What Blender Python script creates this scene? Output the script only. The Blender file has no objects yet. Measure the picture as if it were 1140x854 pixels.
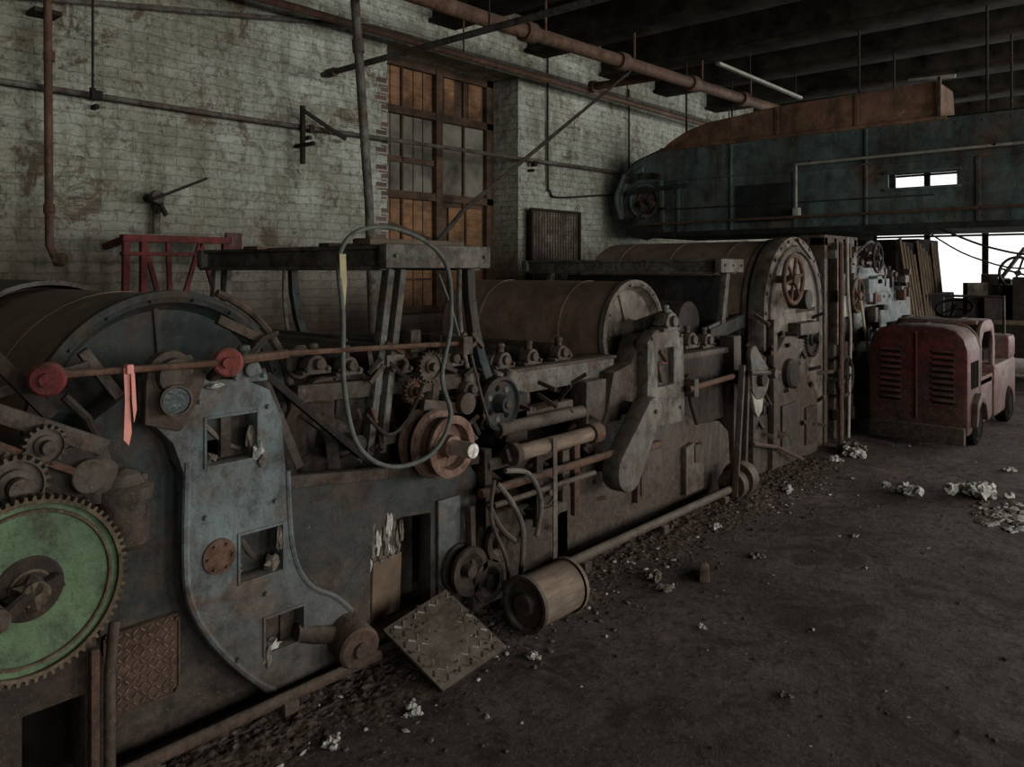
import bpy, bmesh, math, random
from mathutils import Vector, Matrix, Euler, noise
from mathutils.bvhtree import BVHTree
from mathutils.geometry import tessellate_polygon
random.seed(7)
scene = bpy.context.scene
scene.view_settings.view_transform = 'Standard'

# ------------------------------------------------------------------ materials
def nodes_of(name, spec=.2):
    m = bpy.data.materials.new(name); m.use_nodes = True
    nt = m.node_tree; nt.nodes.clear()
    out = nt.nodes.new('ShaderNodeOutputMaterial')
    b = nt.nodes.new('ShaderNodeBsdfPrincipled')
    b.inputs['Specular IOR Level'].default_value = spec
    nt.links.new(b.outputs[0], out.inputs[0])
    return m, nt, b
def N(nt, t, **kw):
    n = nt.nodes.new(t)
    for k, v in kw.items(): setattr(n, k, v)
    return n
def noise_n(nt, vec, scale, detail=6, rough=.6, dist=0):
    n = N(nt, 'ShaderNodeTexNoise'); n.inputs['Scale'].default_value = scale
    n.inputs['Detail'].default_value = detail; n.inputs['Roughness'].default_value = rough
    n.inputs['Distortion'].default_value = dist
    nt.links.new(vec, n.inputs['Vector']); return n.outputs['Fac']
def ramp(nt, fac, a, b, ca=(0,0,0,1), cb=(1,1,1,1)):
    r = N(nt, 'ShaderNodeValToRGB'); e = r.color_ramp.elements
    e[0].position = a; e[1].position = b; e[0].color = ca; e[1].color = cb
    nt.links.new(fac, r.inputs[0]); return r.outputs[0]
def mix(nt, fac, a, b, mode='MIX'):
    m = N(nt, 'ShaderNodeMix', data_type='RGBA', blend_type=mode)
    def s(sock, v):
        if isinstance(v, (int, float)): sock.default_value = v
        elif isinstance(v, tuple): sock.default_value = v if len(v) == 4 else v + (1,)
        else: nt.links.new(v, sock)
    s(m.inputs[0], fac); s(m.inputs[6], a); s(m.inputs[7], b)
    return m.outputs[2]
def math_n(nt, op, a, b=0.0):
    m = N(nt, 'ShaderNodeMath', operation=op)
    for i, v in enumerate((a, b)):
        if isinstance(v, (int, float)): m.inputs[i].default_value = v
        else: nt.links.new(v, m.inputs[i])
    return m.outputs[0]
def objvec(nt, scale=(1,1,1)):
    t = N(nt, 'ShaderNodeTexCoord'); mp = N(nt, 'ShaderNodeMapping')
    mp.inputs['Scale'].default_value = scale
    nt.links.new(t.outputs['Object'], mp.inputs[0]); return mp.outputs[0]
def bump(nt, b, h, strength=.4, dist=.01):
    n = N(nt, 'ShaderNodeBump'); n.inputs['Strength'].default_value = strength
    n.inputs['Distance'].default_value = dist
    nt.links.new(h, n.inputs['Height']); nt.links.new(n.outputs[0], b.inputs['Normal'])

def metal(name, base, rust=(.074,.038,.024), amt=.5, dust=.35, scale=5, rough=.55, metallic=.0, dustc=(.16,.137,.110), low=.75, streak=.6, spec=.16, grime=.72):
    m, nt, b = nodes_of(name, spec)
    v = objvec(nt); vs = objvec(nt, (1,1,.18))
    n1 = noise_n(nt, v, scale, 9, .72, .5)
    n2 = noise_n(nt, v, scale*5, 6, .7)
    n3 = noise_n(nt, vs, scale*3.2, 6, .7)
    n4 = noise_n(nt, v, 1.9, 6, .65)
    n5 = noise_n(nt, v, scale*2.1+1, 8, .78)
    n6 = noise_n(nt, v, 2.6, 9, .75, .6)
    c = mix(nt, ramp(nt, n4, .32, .68), tuple(x*.6 for x in base), tuple(min(1,x*1.5) for x in base))
    lo = .66 - amt*.36
    rc = mix(nt, ramp(nt, n2, .3, .7), tuple(x*.45 for x in rust), tuple(min(1,x*2.1) for x in rust))
    c = mix(nt, math_n(nt, 'MULTIPLY', ramp(nt, n1, lo, lo+.10), .9), c, rc)
    c = mix(nt, math_n(nt, 'MULTIPLY', ramp(nt, n6, .50, .60), min(.85, amt*1.3)), c, rc)
    c = mix(nt, math_n(nt, 'MULTIPLY', ramp(nt, n3, .48, .68), streak), c, tuple(x*.45 for x in rust))
    c = mix(nt, math_n(nt, 'MULTIPLY', ramp(nt, n5, .48, .62), grime), c, (.016,.012,.010))
    chip = ramp(nt, n2, .64, .72)
    c = mix(nt, math_n(nt, 'MULTIPLY', chip, .5), c, tuple(min(1,x*2.2+.02) for x in base))
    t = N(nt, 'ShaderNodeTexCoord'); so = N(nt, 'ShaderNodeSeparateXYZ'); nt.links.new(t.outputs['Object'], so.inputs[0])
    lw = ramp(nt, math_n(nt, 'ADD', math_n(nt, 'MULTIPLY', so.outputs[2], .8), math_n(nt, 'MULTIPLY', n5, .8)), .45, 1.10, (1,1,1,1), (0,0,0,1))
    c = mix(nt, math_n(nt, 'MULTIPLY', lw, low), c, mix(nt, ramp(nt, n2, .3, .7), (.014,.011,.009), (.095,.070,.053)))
    g = N(nt, 'ShaderNodeNewGeometry'); sp = N(nt, 'ShaderNodeSeparateXYZ')
    nt.links.new(g.outputs['Normal'], sp.inputs[0])
    up = ramp(nt, sp.outputs[2], .15, .95)
    d = math_n(nt, 'MULTIPLY', up, ramp(nt, noise_n(nt, v, 9, 8, .7), .34, .62))
    c = mix(nt, math_n(nt, 'MULTIPLY', d, min(1,dust*1.2)), c, dustc)
    spk = ramp(nt, noise_n(nt, v, 60, 4, .7), .61, .71)
    c = mix(nt, math_n(nt, 'MULTIPLY', spk, dust*.8), c, (.23,.20,.165))
    nt.links.new(c, b.inputs['Base Color'])
    nt.links.new(ramp(nt, n2, .2, .8, (rough-.12,)*3+(1,), (min(1,rough+.3),)*3+(1,)), b.inputs['Roughness'])
    b.inputs['Metallic'].default_value = metallic
    h = math_n(nt, 'ADD', math_n(nt, 'MULTIPLY', n1, .6), math_n(nt, 'MULTIPLY', n2, .6))
    h = math_n(nt, 'ADD', h, math_n(nt, 'MULTIPLY', spk, .25))
    bump(nt, b, h, .7, .016)
    return m
def plain(name, col, rough=.8, var=.35, scale=12, bs=.3, emit=0, metallic=0):
    m, nt, b = nodes_of(name); v = objvec(nt)
    n = noise_n(nt, v, scale, 6, .65)
    c = mix(nt, ramp(nt, n, .3, .7), tuple(x*(1-var) for x in col), tuple(min(1, x*(1+var)) for x in col))
    nt.links.new(c, b.inputs['Base Color']); b.inputs['Roughness'].default_value = rough
    b.inputs['Metallic'].default_value = metallic
    if emit:
        nt.links.new(c, b.inputs['Emission Color']); b.inputs['Emission Strength'].default_value = emit
    bump(nt, b, n, bs, .01); return m
def wood(name, col, emit=0, ax=(1.5,1.5,14), patch=.4):
    m, nt, b = nodes_of(name); v = objvec(nt, ax)
    n = noise_n(nt, v, 3, 8, .7, 1.2); n2 = noise_n(nt, objvec(nt), 3.4, 5, .65)
    c = mix(nt, ramp(nt, n, .3, .7), tuple(x*.45 for x in col), tuple(min(1,x*1.3) for x in col))
    c = mix(nt, ramp(nt, n2, .42, .66), c, mix(nt, .8, c, tuple(x*patch*.5 for x in col)))
    nt.links.new(c, b.inputs['Base Color']); b.inputs['Roughness'].default_value = .75
    if emit:
        nt.links.new(c, b.inputs['Emission Color']); b.inputs['Emission Strength'].default_value = emit
    bump(nt, b, n, .3, .006); return m

M = {}
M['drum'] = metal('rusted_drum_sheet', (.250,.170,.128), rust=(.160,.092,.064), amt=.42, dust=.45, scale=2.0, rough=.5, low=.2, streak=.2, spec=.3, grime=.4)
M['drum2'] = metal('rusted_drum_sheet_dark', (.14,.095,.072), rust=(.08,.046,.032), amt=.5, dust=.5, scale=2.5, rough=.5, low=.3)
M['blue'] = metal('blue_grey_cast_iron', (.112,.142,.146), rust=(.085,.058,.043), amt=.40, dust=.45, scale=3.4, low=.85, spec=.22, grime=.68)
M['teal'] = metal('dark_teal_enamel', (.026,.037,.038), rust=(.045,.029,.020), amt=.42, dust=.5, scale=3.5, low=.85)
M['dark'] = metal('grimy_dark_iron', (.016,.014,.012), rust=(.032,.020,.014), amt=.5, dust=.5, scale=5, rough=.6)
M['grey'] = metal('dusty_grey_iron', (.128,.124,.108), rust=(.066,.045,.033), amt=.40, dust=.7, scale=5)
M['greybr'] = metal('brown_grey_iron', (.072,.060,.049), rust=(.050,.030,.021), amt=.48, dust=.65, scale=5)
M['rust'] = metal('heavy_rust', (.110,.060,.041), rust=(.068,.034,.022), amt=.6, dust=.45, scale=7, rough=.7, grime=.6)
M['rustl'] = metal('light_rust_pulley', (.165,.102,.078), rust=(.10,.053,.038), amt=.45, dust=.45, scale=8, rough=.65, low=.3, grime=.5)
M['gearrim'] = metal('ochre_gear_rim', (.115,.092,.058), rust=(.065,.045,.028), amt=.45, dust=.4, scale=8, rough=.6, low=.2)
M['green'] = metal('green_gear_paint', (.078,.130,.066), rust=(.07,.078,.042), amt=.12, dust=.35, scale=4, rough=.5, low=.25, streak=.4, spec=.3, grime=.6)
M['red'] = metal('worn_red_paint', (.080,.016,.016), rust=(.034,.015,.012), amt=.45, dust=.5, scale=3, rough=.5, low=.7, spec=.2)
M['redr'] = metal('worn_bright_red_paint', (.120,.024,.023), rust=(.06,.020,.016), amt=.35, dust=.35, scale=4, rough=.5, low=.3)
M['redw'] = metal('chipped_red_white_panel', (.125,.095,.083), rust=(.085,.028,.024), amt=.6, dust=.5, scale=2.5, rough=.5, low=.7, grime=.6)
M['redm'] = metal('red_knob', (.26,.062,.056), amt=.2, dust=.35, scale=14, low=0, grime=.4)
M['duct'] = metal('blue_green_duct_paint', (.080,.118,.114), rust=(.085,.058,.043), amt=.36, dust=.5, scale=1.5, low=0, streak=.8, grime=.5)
M['ductd'] = metal('blue_green_duct_painted_shade', (.026,.036,.035), rust=(.03,.02,.014), amt=.35, dust=.5, scale=2, low=0)  # darker copy of the duct paint, shade put into the colour
M['ductr'] = metal('orange_rust_hood', (.175,.098,.060), rust=(.105,.062,.042), amt=.5, dust=.6, scale=1.6, rough=.7, low=0, grime=.5)
M['cream'] = metal('dusty_cream_casting', (.145,.128,.102), rust=(.058,.041,.031), amt=.46, dust=.6, scale=4)
M['steel'] = metal('bright_shaft_steel', (.5,.48,.45), amt=.1, dust=.1, scale=9, rough=.35, metallic=.8, low=0, grime=.2)
M['pipe'] = metal('grey_pipe', (.115,.112,.098), amt=.35, dust=.5, scale=6, low=0)
M['piper'] = metal('rusty_brown_pipe', (.105,.064,.044), amt=.5, dust=.55, scale=6, low=0, grime=.5)
M['pale'] = plain('pale_conduit', (.26,.245,.21), .6)
M['hose'] = plain('dusty_rubber_hose', (.078,.086,.074), .6, .4, 30)
M['black'] = plain('flat_black', (.008,.007,.006), .9, .5)  # near-black parts; also filler painted as the dark of gaps and machine interiors
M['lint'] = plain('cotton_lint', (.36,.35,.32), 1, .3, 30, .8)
M['lintd'] = plain('dirty_lint', (.125,.108,.088), 1, .5, 30, .8)
M['rubble'] = plain('brown_rubble', (.066,.051,.041), 1, .6, 20, .8)
M['drift'] = plain('matted_dust', (.085,.066,.054), 1, .75, 40, 1)
M['pink'] = plain('pink_flagging_tape', (.62,.25,.21), .6, .15)
M['yel'] = plain('yellow_tag', (.32,.285,.16), .7, .25)
M['tan'] = wood('tan_wood_roller', (.185,.138,.102), patch=.8)
M['wood'] = wood('weathered_timber', (.15,.11,.075), ax=(1.5,14,14))
M['amber'] = wood('orange_brown_boarding', (.27,.145,.075), patch=.3)
M['winwood'] = wood('window_frame_wood', (.105,.065,.042), emit=0)
M['card'] = plain('cardboard', (.12,.085,.058), .9, .3)
M['glassd'] = plain('dusty_dark_pane', (.15,.14,.115), .3, .65, 2.5)
M['glassd2'] = plain('gauge_glass', (.045,.06,.06), .15, .3, 20)
M['paper'] = plain('pale_paper', (.28,.28,.25), .8, .3)
M['sky'] = plain('sky_bright_pane', (.95,.96,.95), .5, .03, 3, 0, emit=1.2)
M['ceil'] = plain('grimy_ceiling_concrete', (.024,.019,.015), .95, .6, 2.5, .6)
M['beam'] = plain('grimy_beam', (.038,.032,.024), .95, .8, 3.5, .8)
for k in ('ceil','beam','lint','lintd','rubble','drift','black'):
    M[k].node_tree.nodes['Principled BSDF'].inputs['Specular IOR Level'].default_value = .04

def brick_mat():
    m, nt, b = nodes_of('peeling_painted_brick')
    t = N(nt, 'ShaderNodeTexCoord'); sp = N(nt, 'ShaderNodeSeparateXYZ'); cb = N(nt, 'ShaderNodeCombineXYZ')
    nt.links.new(t.outputs['Object'], sp.inputs[0])
    nt.links.new(math_n(nt, 'ADD', sp.outputs[0], sp.outputs[1]), cb.inputs[0]); nt.links.new(sp.outputs[2], cb.inputs[1])
    v = objvec(nt)
    def wob(sc, amp, src):
        wn = N(nt, 'ShaderNodeTexNoise'); wn.inputs['Scale'].default_value = sc; nt.links.new(v, wn.inputs['Vector'])
        mx = N(nt, 'ShaderNodeVectorMath', operation='SCALE'); mx.inputs['Scale'].default_value = amp
        nt.links.new(wn.outputs['Color'], mx.inputs[0])
        ad = N(nt, 'ShaderNodeVectorMath', operation='ADD'); nt.links.new(src, ad.inputs[0]); nt.links.new(mx.outputs[0], ad.inputs[1])
        return ad.outputs[0]
    uv = wob(22, .026, wob(4, .04, cb.outputs[0]))
    br = N(nt, 'ShaderNodeTexBrick'); nt.links.new(uv, br.inputs['Vector'])
    br.inputs['Scale'].default_value = 1; br.inputs['Brick Width'].default_value = .205
    br.inputs['Row Height'].default_value = .070; br.inputs['Mortar Size'].default_value = .007
    br.inputs['Mortar Smooth'].default_value = 1.0
    br.inputs['Color1'].default_value = (.86,.86,.86,1); br.inputs['Color2'].default_value = (1,1,1,1); br.inputs['Mortar'].default_value = (.86,.85,.82,1)
    big = noise_n(nt, v, .9, 6, .65); med = noise_n(nt, v, 4.2, 9, .78); fine = noise_n(nt, v, 24, 7, .80); m2 = noise_n(nt, v, 9, 8, .78, .6)
    c = mix(nt, ramp(nt, big, .33, .66), (.34,.350,.285), (.62,.665,.590))
    c = mix(nt, 1.0, c, br.outputs['Color'], 'MULTIPLY')
    c = mix(nt, math_n(nt, 'MULTIPLY', ramp(nt, med, .47, .58), .75), c, (.28,.272,.205))
    c = mix(nt, math_n(nt, 'MULTIPLY', ramp(nt, m2, .53, .61), .8), c, (.165,.150,.112))
    c = mix(nt, math_n(nt, 'MULTIPLY', ramp(nt, fine, .55, .64), .85), c, (.13,.12,.085))
    c = mix(nt, math_n(nt, 'MULTIPLY', ramp(nt, fine, .32, .45, (1,1,1,1), (0,0,0,1)), .6), c, (.74,.78,.71))
    pc = math_n(nt, 'MULTIPLY', ramp(nt, noise_n(nt, v, 2.6, 8, .78, .5), .57, .62), .85)
    c = mix(nt, pc, c, (.135,.098,.068))
    # rust wash down the wall in a few places
    rw = ramp(nt, noise_n(nt, objvec(nt, (1,1,.2)), 1.6, 8, .75), .58, .70)
    c = mix(nt, math_n(nt, 'MULTIPLY', rw, .6), c, (.17,.115,.07))
    low = ramp(nt, math_n(nt, 'ADD', math_n(nt, 'MULTIPLY', sp.outputs[2], .36), math_n(nt, 'MULTIPLY', med, .4)), .60, .98)
    c = mix(nt, low, mix(nt, med, (.08,.038,.034), (.17,.14,.11)), c)
    st = ramp(nt, noise_n(nt, objvec(nt, (1,1,.10)), 5, 8, .75), .50, .68)
    c = mix(nt, math_n(nt, 'MULTIPLY', st, .65), c, (.155,.14,.095))
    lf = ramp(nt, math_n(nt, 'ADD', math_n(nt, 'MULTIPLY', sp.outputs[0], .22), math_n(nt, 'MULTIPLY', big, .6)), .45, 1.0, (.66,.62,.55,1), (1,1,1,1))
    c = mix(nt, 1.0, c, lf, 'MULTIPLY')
    nt.links.new(c, b.inputs['Base Color']); b.inputs['Roughness'].default_value = .85
    h = math_n(nt, 'ADD', math_n(nt, 'MULTIPLY', br.outputs['Fac'], -.55), math_n(nt, 'MULTIPLY', fine, 1.2))
    h = math_n(nt, 'ADD', h, math_n(nt, 'MULTIPLY', m2, 1.4))
    bump(nt, b, h, 1.0, .015)
    return m
M['brick'] = brick_mat()
def redbrick():
    m, nt, b = nodes_of('bare_red_brick')
    t = N(nt, 'ShaderNodeTexCoord'); sp = N(nt, 'ShaderNodeSeparateXYZ'); cb = N(nt, 'ShaderNodeCombineXYZ')
    nt.links.new(t.outputs['Object'], sp.inputs[0])
    nt.links.new(math_n(nt, 'ADD', sp.outputs[0], sp.outputs[1]), cb.inputs[0]); nt.links.new(sp.outputs[2], cb.inputs[1])
    br = N(nt, 'ShaderNodeTexBrick'); nt.links.new(cb.outputs[0], br.inputs['Vector'])
    br.inputs['Scale'].default_value = 1; br.inputs['Brick Width'].default_value = .215
    br.inputs['Row Height'].default_value = .078; br.inputs['Mortar Size'].default_value = .009
    br.inputs['Color1'].default_value = (.07,.045,.038,1); br.inputs['Color2'].default_value = (.13,.085,.07,1); br.inputs['Mortar'].default_value = (.26,.25,.21,1)
    nt.links.new(br.outputs['Color'], b.inputs['Base Color']); bump(nt, b, br.outputs['Fac'], .6, -.01)
    return m
M['rbrick'] = redbrick()
def floor_mat():
    m, nt, b = nodes_of('dirty_concrete_floor', .12); v = objvec(nt)
    n1 = noise_n(nt, v, .8, 9, .76, .6); n2 = noise_n(nt, v, 5, 9, .8); n3 = noise_n(nt, v, 38, 7, .8); n4 = noise_n(nt, v, 14, 8, .8, .4)
    c = mix(nt, ramp(nt, n1, .38, .60), (.058,.043,.036), (.205,.160,.140))
    c = mix(nt, ramp(nt, n2, .44, .60), c, (.118,.090,.077))
    c = mix(nt, math_n(nt, 'MULTIPLY', ramp(nt, n4, .51, .60), .8), c, (.036,.027,.022))
    c = mix(nt, math_n(nt, 'MULTIPLY', ramp(nt, n3, .53, .64), .75), c, (.25,.21,.185))
    c = mix(nt, math_n(nt, 'MULTIPLY', ramp(nt, noise_n(nt, v, 1.9, 7, .76, 1), .51, .62), .8), c, (.042,.031,.026))
    c = mix(nt, math_n(nt, 'MULTIPLY', ramp(nt, noise_n(nt, v, 90, 3, .6), .68, .74), .6), c, (.40,.36,.32))
    nt.links.new(c, b.inputs['Base Color'])
    nt.links.new(ramp(nt, n2, .3, .7, (.62,)*3+(1,), (.95,)*3+(1,)), b.inputs['Roughness'])
    h = math_n(nt, 'ADD', math_n(nt, 'MULTIPLY', n2, 1.6), math_n(nt, 'MULTIPLY', n3, .8))
    bump(nt, b, math_n(nt, 'ADD', h, math_n(nt, 'MULTIPLY', n4, 1.2)), 1.0, .034)
    return m
M['floor'] = floor_mat()

# ------------------------------------------------------------------ builder
class B:
    def __init__(s, name):
        s.name = name; s.bm = bmesh.new(); s.mats = []
    def mi(s, k):
        if k not in s.mats: s.mats.append(k)
        return s.mats.index(k)
    def add(s, tb, k, bev=0):
        if bev:
            es = [e for e in tb.edges if len(e.link_faces) == 2 and e.calc_face_angle(0) > math.radians(40)]
            if es:
                bmesh.ops.bevel(tb, geom=es, offset=bev, segments=2, affect='EDGES', profile=.6, clamp_overlap=True)
        i = s.mi(k); vm = {}
        for v in tb.verts: vm[v] = s.bm.verts.new(v.co)
        for f in tb.faces:
            try:
                nf = s.bm.faces.new([vm[v] for v in f.verts]); nf.material_index = i; nf.smooth = True
            except ValueError: pass
        tb.free()
    def box(s, c, d, k, rot=(0,0,0), bev=.006):
        tb = bmesh.new(); bmesh.ops.create_cube(tb, size=1)
        mt = Matrix.Translation(c) @ Euler(rot).to_matrix().to_4x4() @ Matrix.Diagonal((d[0], d[1], d[2], 1))
        bmesh.ops.transform(tb, matrix=mt, verts=tb.verts); s.add(tb, k, min(bev, min(d)*.3))
    def bx(s, x0, x1, y0, y1, z0, z1, k, bev=.006):
        s.box(((x0+x1)/2, (y0+y1)/2, (z0+z1)/2), (x1-x0, y1-y0, z1-z0), k, bev=bev)
    def beam(s, p1, p2, w, h, k, bev=.004):
        p1 = Vector(p1); p2 = Vector(p2); d = p2-p1
        q = d.to_track_quat('X', 'Z')
        tb = bmesh.new(); bmesh.ops.create_cube(tb, size=1)
        mt = Matrix.Translation((p1+p2)/2) @ q.to_matrix().to_4x4() @ Matrix.Diagonal((d.length, w, h, 1))
        bmesh.ops.transform(tb, matrix=mt, verts=tb.verts); s.add(tb, k, min(bev, min(w,h)*.3))
    def lathe(s, o, ax, prof, k, seg=32):
        o = Vector(o); ax = Vector(ax).normalized(); q = ax.to_track_quat('Z', 'X').to_matrix()
        tb = bmesh.new(); rings = []
        for t, r in prof:
            if r < 1e-5: rings.append([tb.verts.new(o+ax*t)])
            else: rings.append([tb.verts.new(o + ax*t + q @ Vector((math.cos(a)*r, math.sin(a)*r, 0))) for a in [2*math.pi*i/seg for i in range(seg)]])
        for a, b in zip(rings, rings[1:]):
            for i in range(seg):
                j = (i+1) % seg
                if len(a) == 1 and len(b) == 1: continue
                if len(a) == 1: tb.faces.new((a[0], b[j], b[i]))
                elif len(b) == 1: tb.faces.new((a[i], a[j], b[0]))
                else: tb.faces.new((a[i], a[j], b[j], b[i]))
        bmesh.ops.recalc_face_normals(tb, faces=tb.faces); s.add(tb, k)
    def cyl(s, p1, p2, r, k, seg=24, r2=None, bev=.003):
        p1 = Vector(p1); p2 = Vector(p2); L = (p2-p1).length; r2 = r if r2 is None else r2
        e = min(bev, L*.2, r*.3)
        s.lathe(p1, p2-p1, [(0,0),(0,r-e),(e,r),(L-e,r2),(L,r2-e),(L,0)], k, seg)
    def tube(s, pts, r, k, seg=8, smooth=0, closed=False):
        P = [Vector(p) for p in pts]
        if smooth:
            Q = []; n = len(P)
            rng = range(n) if closed else range(n-1)
            for i in rng:
                g = lambda j: P[j % n] if closed else P[max(0, min(n-1, j))]
                a, b, c, d = g(i-1), g(i), g(i+1), g(i+2)
                for q in range(smooth):
                    t = q/smooth
                    Q.append(.5*((2*b)+(-a+c)*t+(2*a-5*b+4*c-d)*t*t+(-a+3*b-3*c+d)*t**3))
            if not closed: Q.append(P[-1])
            P = Q
        n = len(P); tb = bmesh.new(); rings = []; up = None
        for i in range(n):
            if closed: d = P[(i+1) % n]-P[i-1]
            else: d = P[min(n-1, i+1)]-P[max(0, i-1)]
            d.normalize()
            if up is None: up = d.orthogonal().normalized()
            up = (up - d*up.dot(d)).normalized(); sd = d.cross(up)
            rings.append([tb.verts.new(P[i]+(up*math.cos(a)+sd*math.sin(a))*r) for a in [2*math.pi*j/seg for j in range(seg)]])
        for i in range(n if closed else n-1):
            a = rings[i]; b = rings[(i+1) % n]
            for j in range(seg):
                tb.faces.new((a[j], a[(j+1) % seg], b[(j+1) % seg], b[j]))
        if not closed:
            tb.faces.new(rings[0]); tb.faces.new(rings[-1])
        bmesh.ops.recalc_face_normals(tb, faces=tb.faces); s.add(tb, k)
    def plate(s, loops, a0, a1, k, axis='Y', sm=0, bev=.006):
        def chaikin(L):
            for _ in range(sm):
                o = []
                for i in range(len(L)):
                    p = L[i]; q = L[(i+1) % len(L)]
                    o += [(p[0]*.75+q[0]*.25, p[1]*.75+q[1]*.25), (p[0]*.25+q[0]*.75, p[1]*.25+q[1]*.75)]
                L = o
            return L
        loops = [chaikin(loops[0])]+loops[1:]
        to = (lambda u, z, a: Vector((u, a, z))) if axis == 'Y' else (lambda u, z, a: Vector((a, u, z)))
        tris = tessellate_polygon([[Vector((u, z, 0)) for u, z in L] for L in loops])
        flat = [p for L in loops for p in L]
        tb = bmesh.new()
        A = [tb.verts.new(to(u, z, a0)) for u, z in flat]; C = [tb.verts.new(to(u, z, a1)) for u, z in flat]
        for t in tris:
            for X in (A, C):
                try: tb.faces.new([X[i] for i in t])
                except ValueError: pass
        o = 0
        for L in loops:
            n = len(L)
            for i in range(n):
                j = (i+1) % n
                tb.faces.new((A[o+i], A[o+j], C[o+j], C[o+i]))
            o += n
        bmesh.ops.recalc_face_normals(tb, faces=tb.faces)
        if len(loops) == 1: bmesh.ops.dissolve_limit(tb, angle_limit=.01, verts=tb.verts, edges=tb.edges)
        s.add(tb, k, bev)
    def gear(s, c, r, n, th, kt, kw=None, tooth=.014, hub=.05, web=.80):
        x, yy, z = c; L = []
        for i in range(n):
            for f, rr in ((0, r-tooth), (.3, r-tooth), (.42, r), (.72, r), (.86, r-tooth)):
                a = 2*math.pi*(i+f)/n; L.append((x+rr*math.cos(a), z+rr*math.sin(a)))
        ri = r*web
        hole = [(x+ri*math.cos(-2*math.pi*i/48), z+ri*math.sin(-2*math.pi*i/48)) for i in range(48)]
        s.plate([L, hole], yy-th/2, yy+th/2, kt, bev=0)
        s.lathe((x, yy, z), (0,1,0), [(-th*.12,0),(-th*.12,ri+.002),(th*.3,ri+.002),(th*.3,0)], kw or kt, 48)
        s.lathe((x, yy, z), (0,-1,0), [(0,hub*1.6),(th*.5,hub*1.5),(th*.7,hub),(th*1.6,hub*.95),(th*1.6,0)], kt, 24)
    def bolts(s, pts, y, r=.009, k='rust'):
        for x, z in pts: s.lathe((x, y, z), (0,-1,0), [(0,r*1.3),(.003,r*1.3),(.003,r),(.013,r*.9),(.013,0)], k, 6)
    def wheel(s, c, ax, R, k, rr=.012, spokes=5, hub=.03):
        c = Vector(c); ax = Vector(ax).normalized(); q = ax.to_track_quat('Z','X').to_matrix()
        f = lambda a, rad: c + q @ Vector((math.cos(a)*rad, math.sin(a)*rad, 0))
        s.tube([f(2*math.pi*i/28, R) for i in range(28)], rr, k, 8, closed=True)
        for i in range(spokes): s.tube([c, f(2*math.pi*i/spokes+.3, R)], rr*.75, k, 6)
        s.cyl(c-ax*.03, c+ax*.03, hub, k, 16)
    def blob(s, c, sz, k, sub=2, amp=.35, fr=9):
        tb = bmesh.new(); bmesh.ops.create_icosphere(tb, subdivisions=sub, radius=1)
        off = Vector((random.random()*9, random.random()*9, 0))
        for v in tb.verts:
            d = 1+amp*noise.noise(v.co*1.7+off)*1.6+amp*.5*noise.noise(v.co*fr*.5+off)
            v.co = Vector((v.co.x*sz[0]*d, v.co.y*sz[1]*d, v.co.z*sz[2]*d))+Vector(c)
        s.add(tb, k)
    def fluff(s, c, R, k, n=14):
        for _ in range(n):
            d = Vector((random.gauss(0,.5),random.gauss(0,.5),abs(random.gauss(0,.35)))); a = random.uniform(.22,.5)*R
            s.blob((c[0]+d.x*R, c[1]+d.y*R, c[2]+a*.5+d.z*R*.55), (a,a*.9,a*.7), k, 2, .55, 9)
    def tufts(s, x0, x1, n_top, ymax=3.6):
        """settled lint, resting on whatever a falling fibre would land on"""
        T = BVHTree.FromBMesh(s.bm)
        for _ in range(n_top):
            o = Vector((random.uniform(x0,x1), random.uniform(2.4,ymax), 3)); h = T.ray_cast(o, Vector((0,0,-1)))
            if h[0] is not None and abs(h[1].z) > .7:
                a = random.uniform(.005,.018); s.blob(h[0]+Vector((0,0,a*.1)), (a*1.6,a*1.1,a*.4), random.choice(['lintd','lintd','drift','lint']), 1, .7)
    def done(s, parent=None):
        me = bpy.data.meshes.new(s.name); s.bm.to_mesh(me); s.bm.free()
        for k in s.mats: me.materials.append(M[k])
        me.set_sharp_from_angle(angle=math.radians(38))
        o = bpy.data.objects.new(s.name, me); scene.collection.objects.link(o)
        if parent: o.parent = parent
        return o

def drum(b, x, z, R, y0, y1, k, kend, bands=3, ribs=6):
    b.lathe((x, y0, z), (0,1,0), [(0,R-.03),(0,R),(y1-y0,R),(y1-y0,R-.03)], k, 64)
    b.lathe((x, y1, z), (0,1,0), [(0,R),(.02,R-.01),(.02,0)], kend, 64)
    for i in range(bands):
        yy = y0+(y1-y0)*(i+.5)/bands
        b.lathe((x, yy, z), (0,1,0), [(-.012,R),(-.010,R+.003),(.010,R+.003),(.012,R)], k, 64)
    b.lathe((x, y0, z), (0,-1,0), [(-.06,0),(-.05,R*.25),(-.045,R-.06),(-.01,R-.035),(.012,R-.03),(.02,R-.01),(.012,R+.012),(-.02,R+.014),(-.03,R)], kend, 64)
    for i in range(ribs):
        a = 2*math.pi*i/ribs+.4
        b.beam((x+.08*math.cos(a), y0+.045, z+.08*math.sin(a)), (x+(R-.05)*math.cos(a), y0+.045, z+(R-.05)*math.sin(a)), .022, .02, kend)
    n = int(R*40)
    b.bolts([(x+(R-.018)*math.cos(2*math.pi*i/n), z+(R-.018)*math.sin(2*math.pi*i/n)) for i in range(n)], y0-.018, .006, kend)
    b.cyl((x, y0-.14, z), (x, y0+.02, z), R*.13, 'greybr'); b.lathe((x, y0, z), (0,-1,0), [(-.06,R*.32),(.01,R*.28),(.04,R*.2),(.04,0)], kend, 32)

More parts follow.
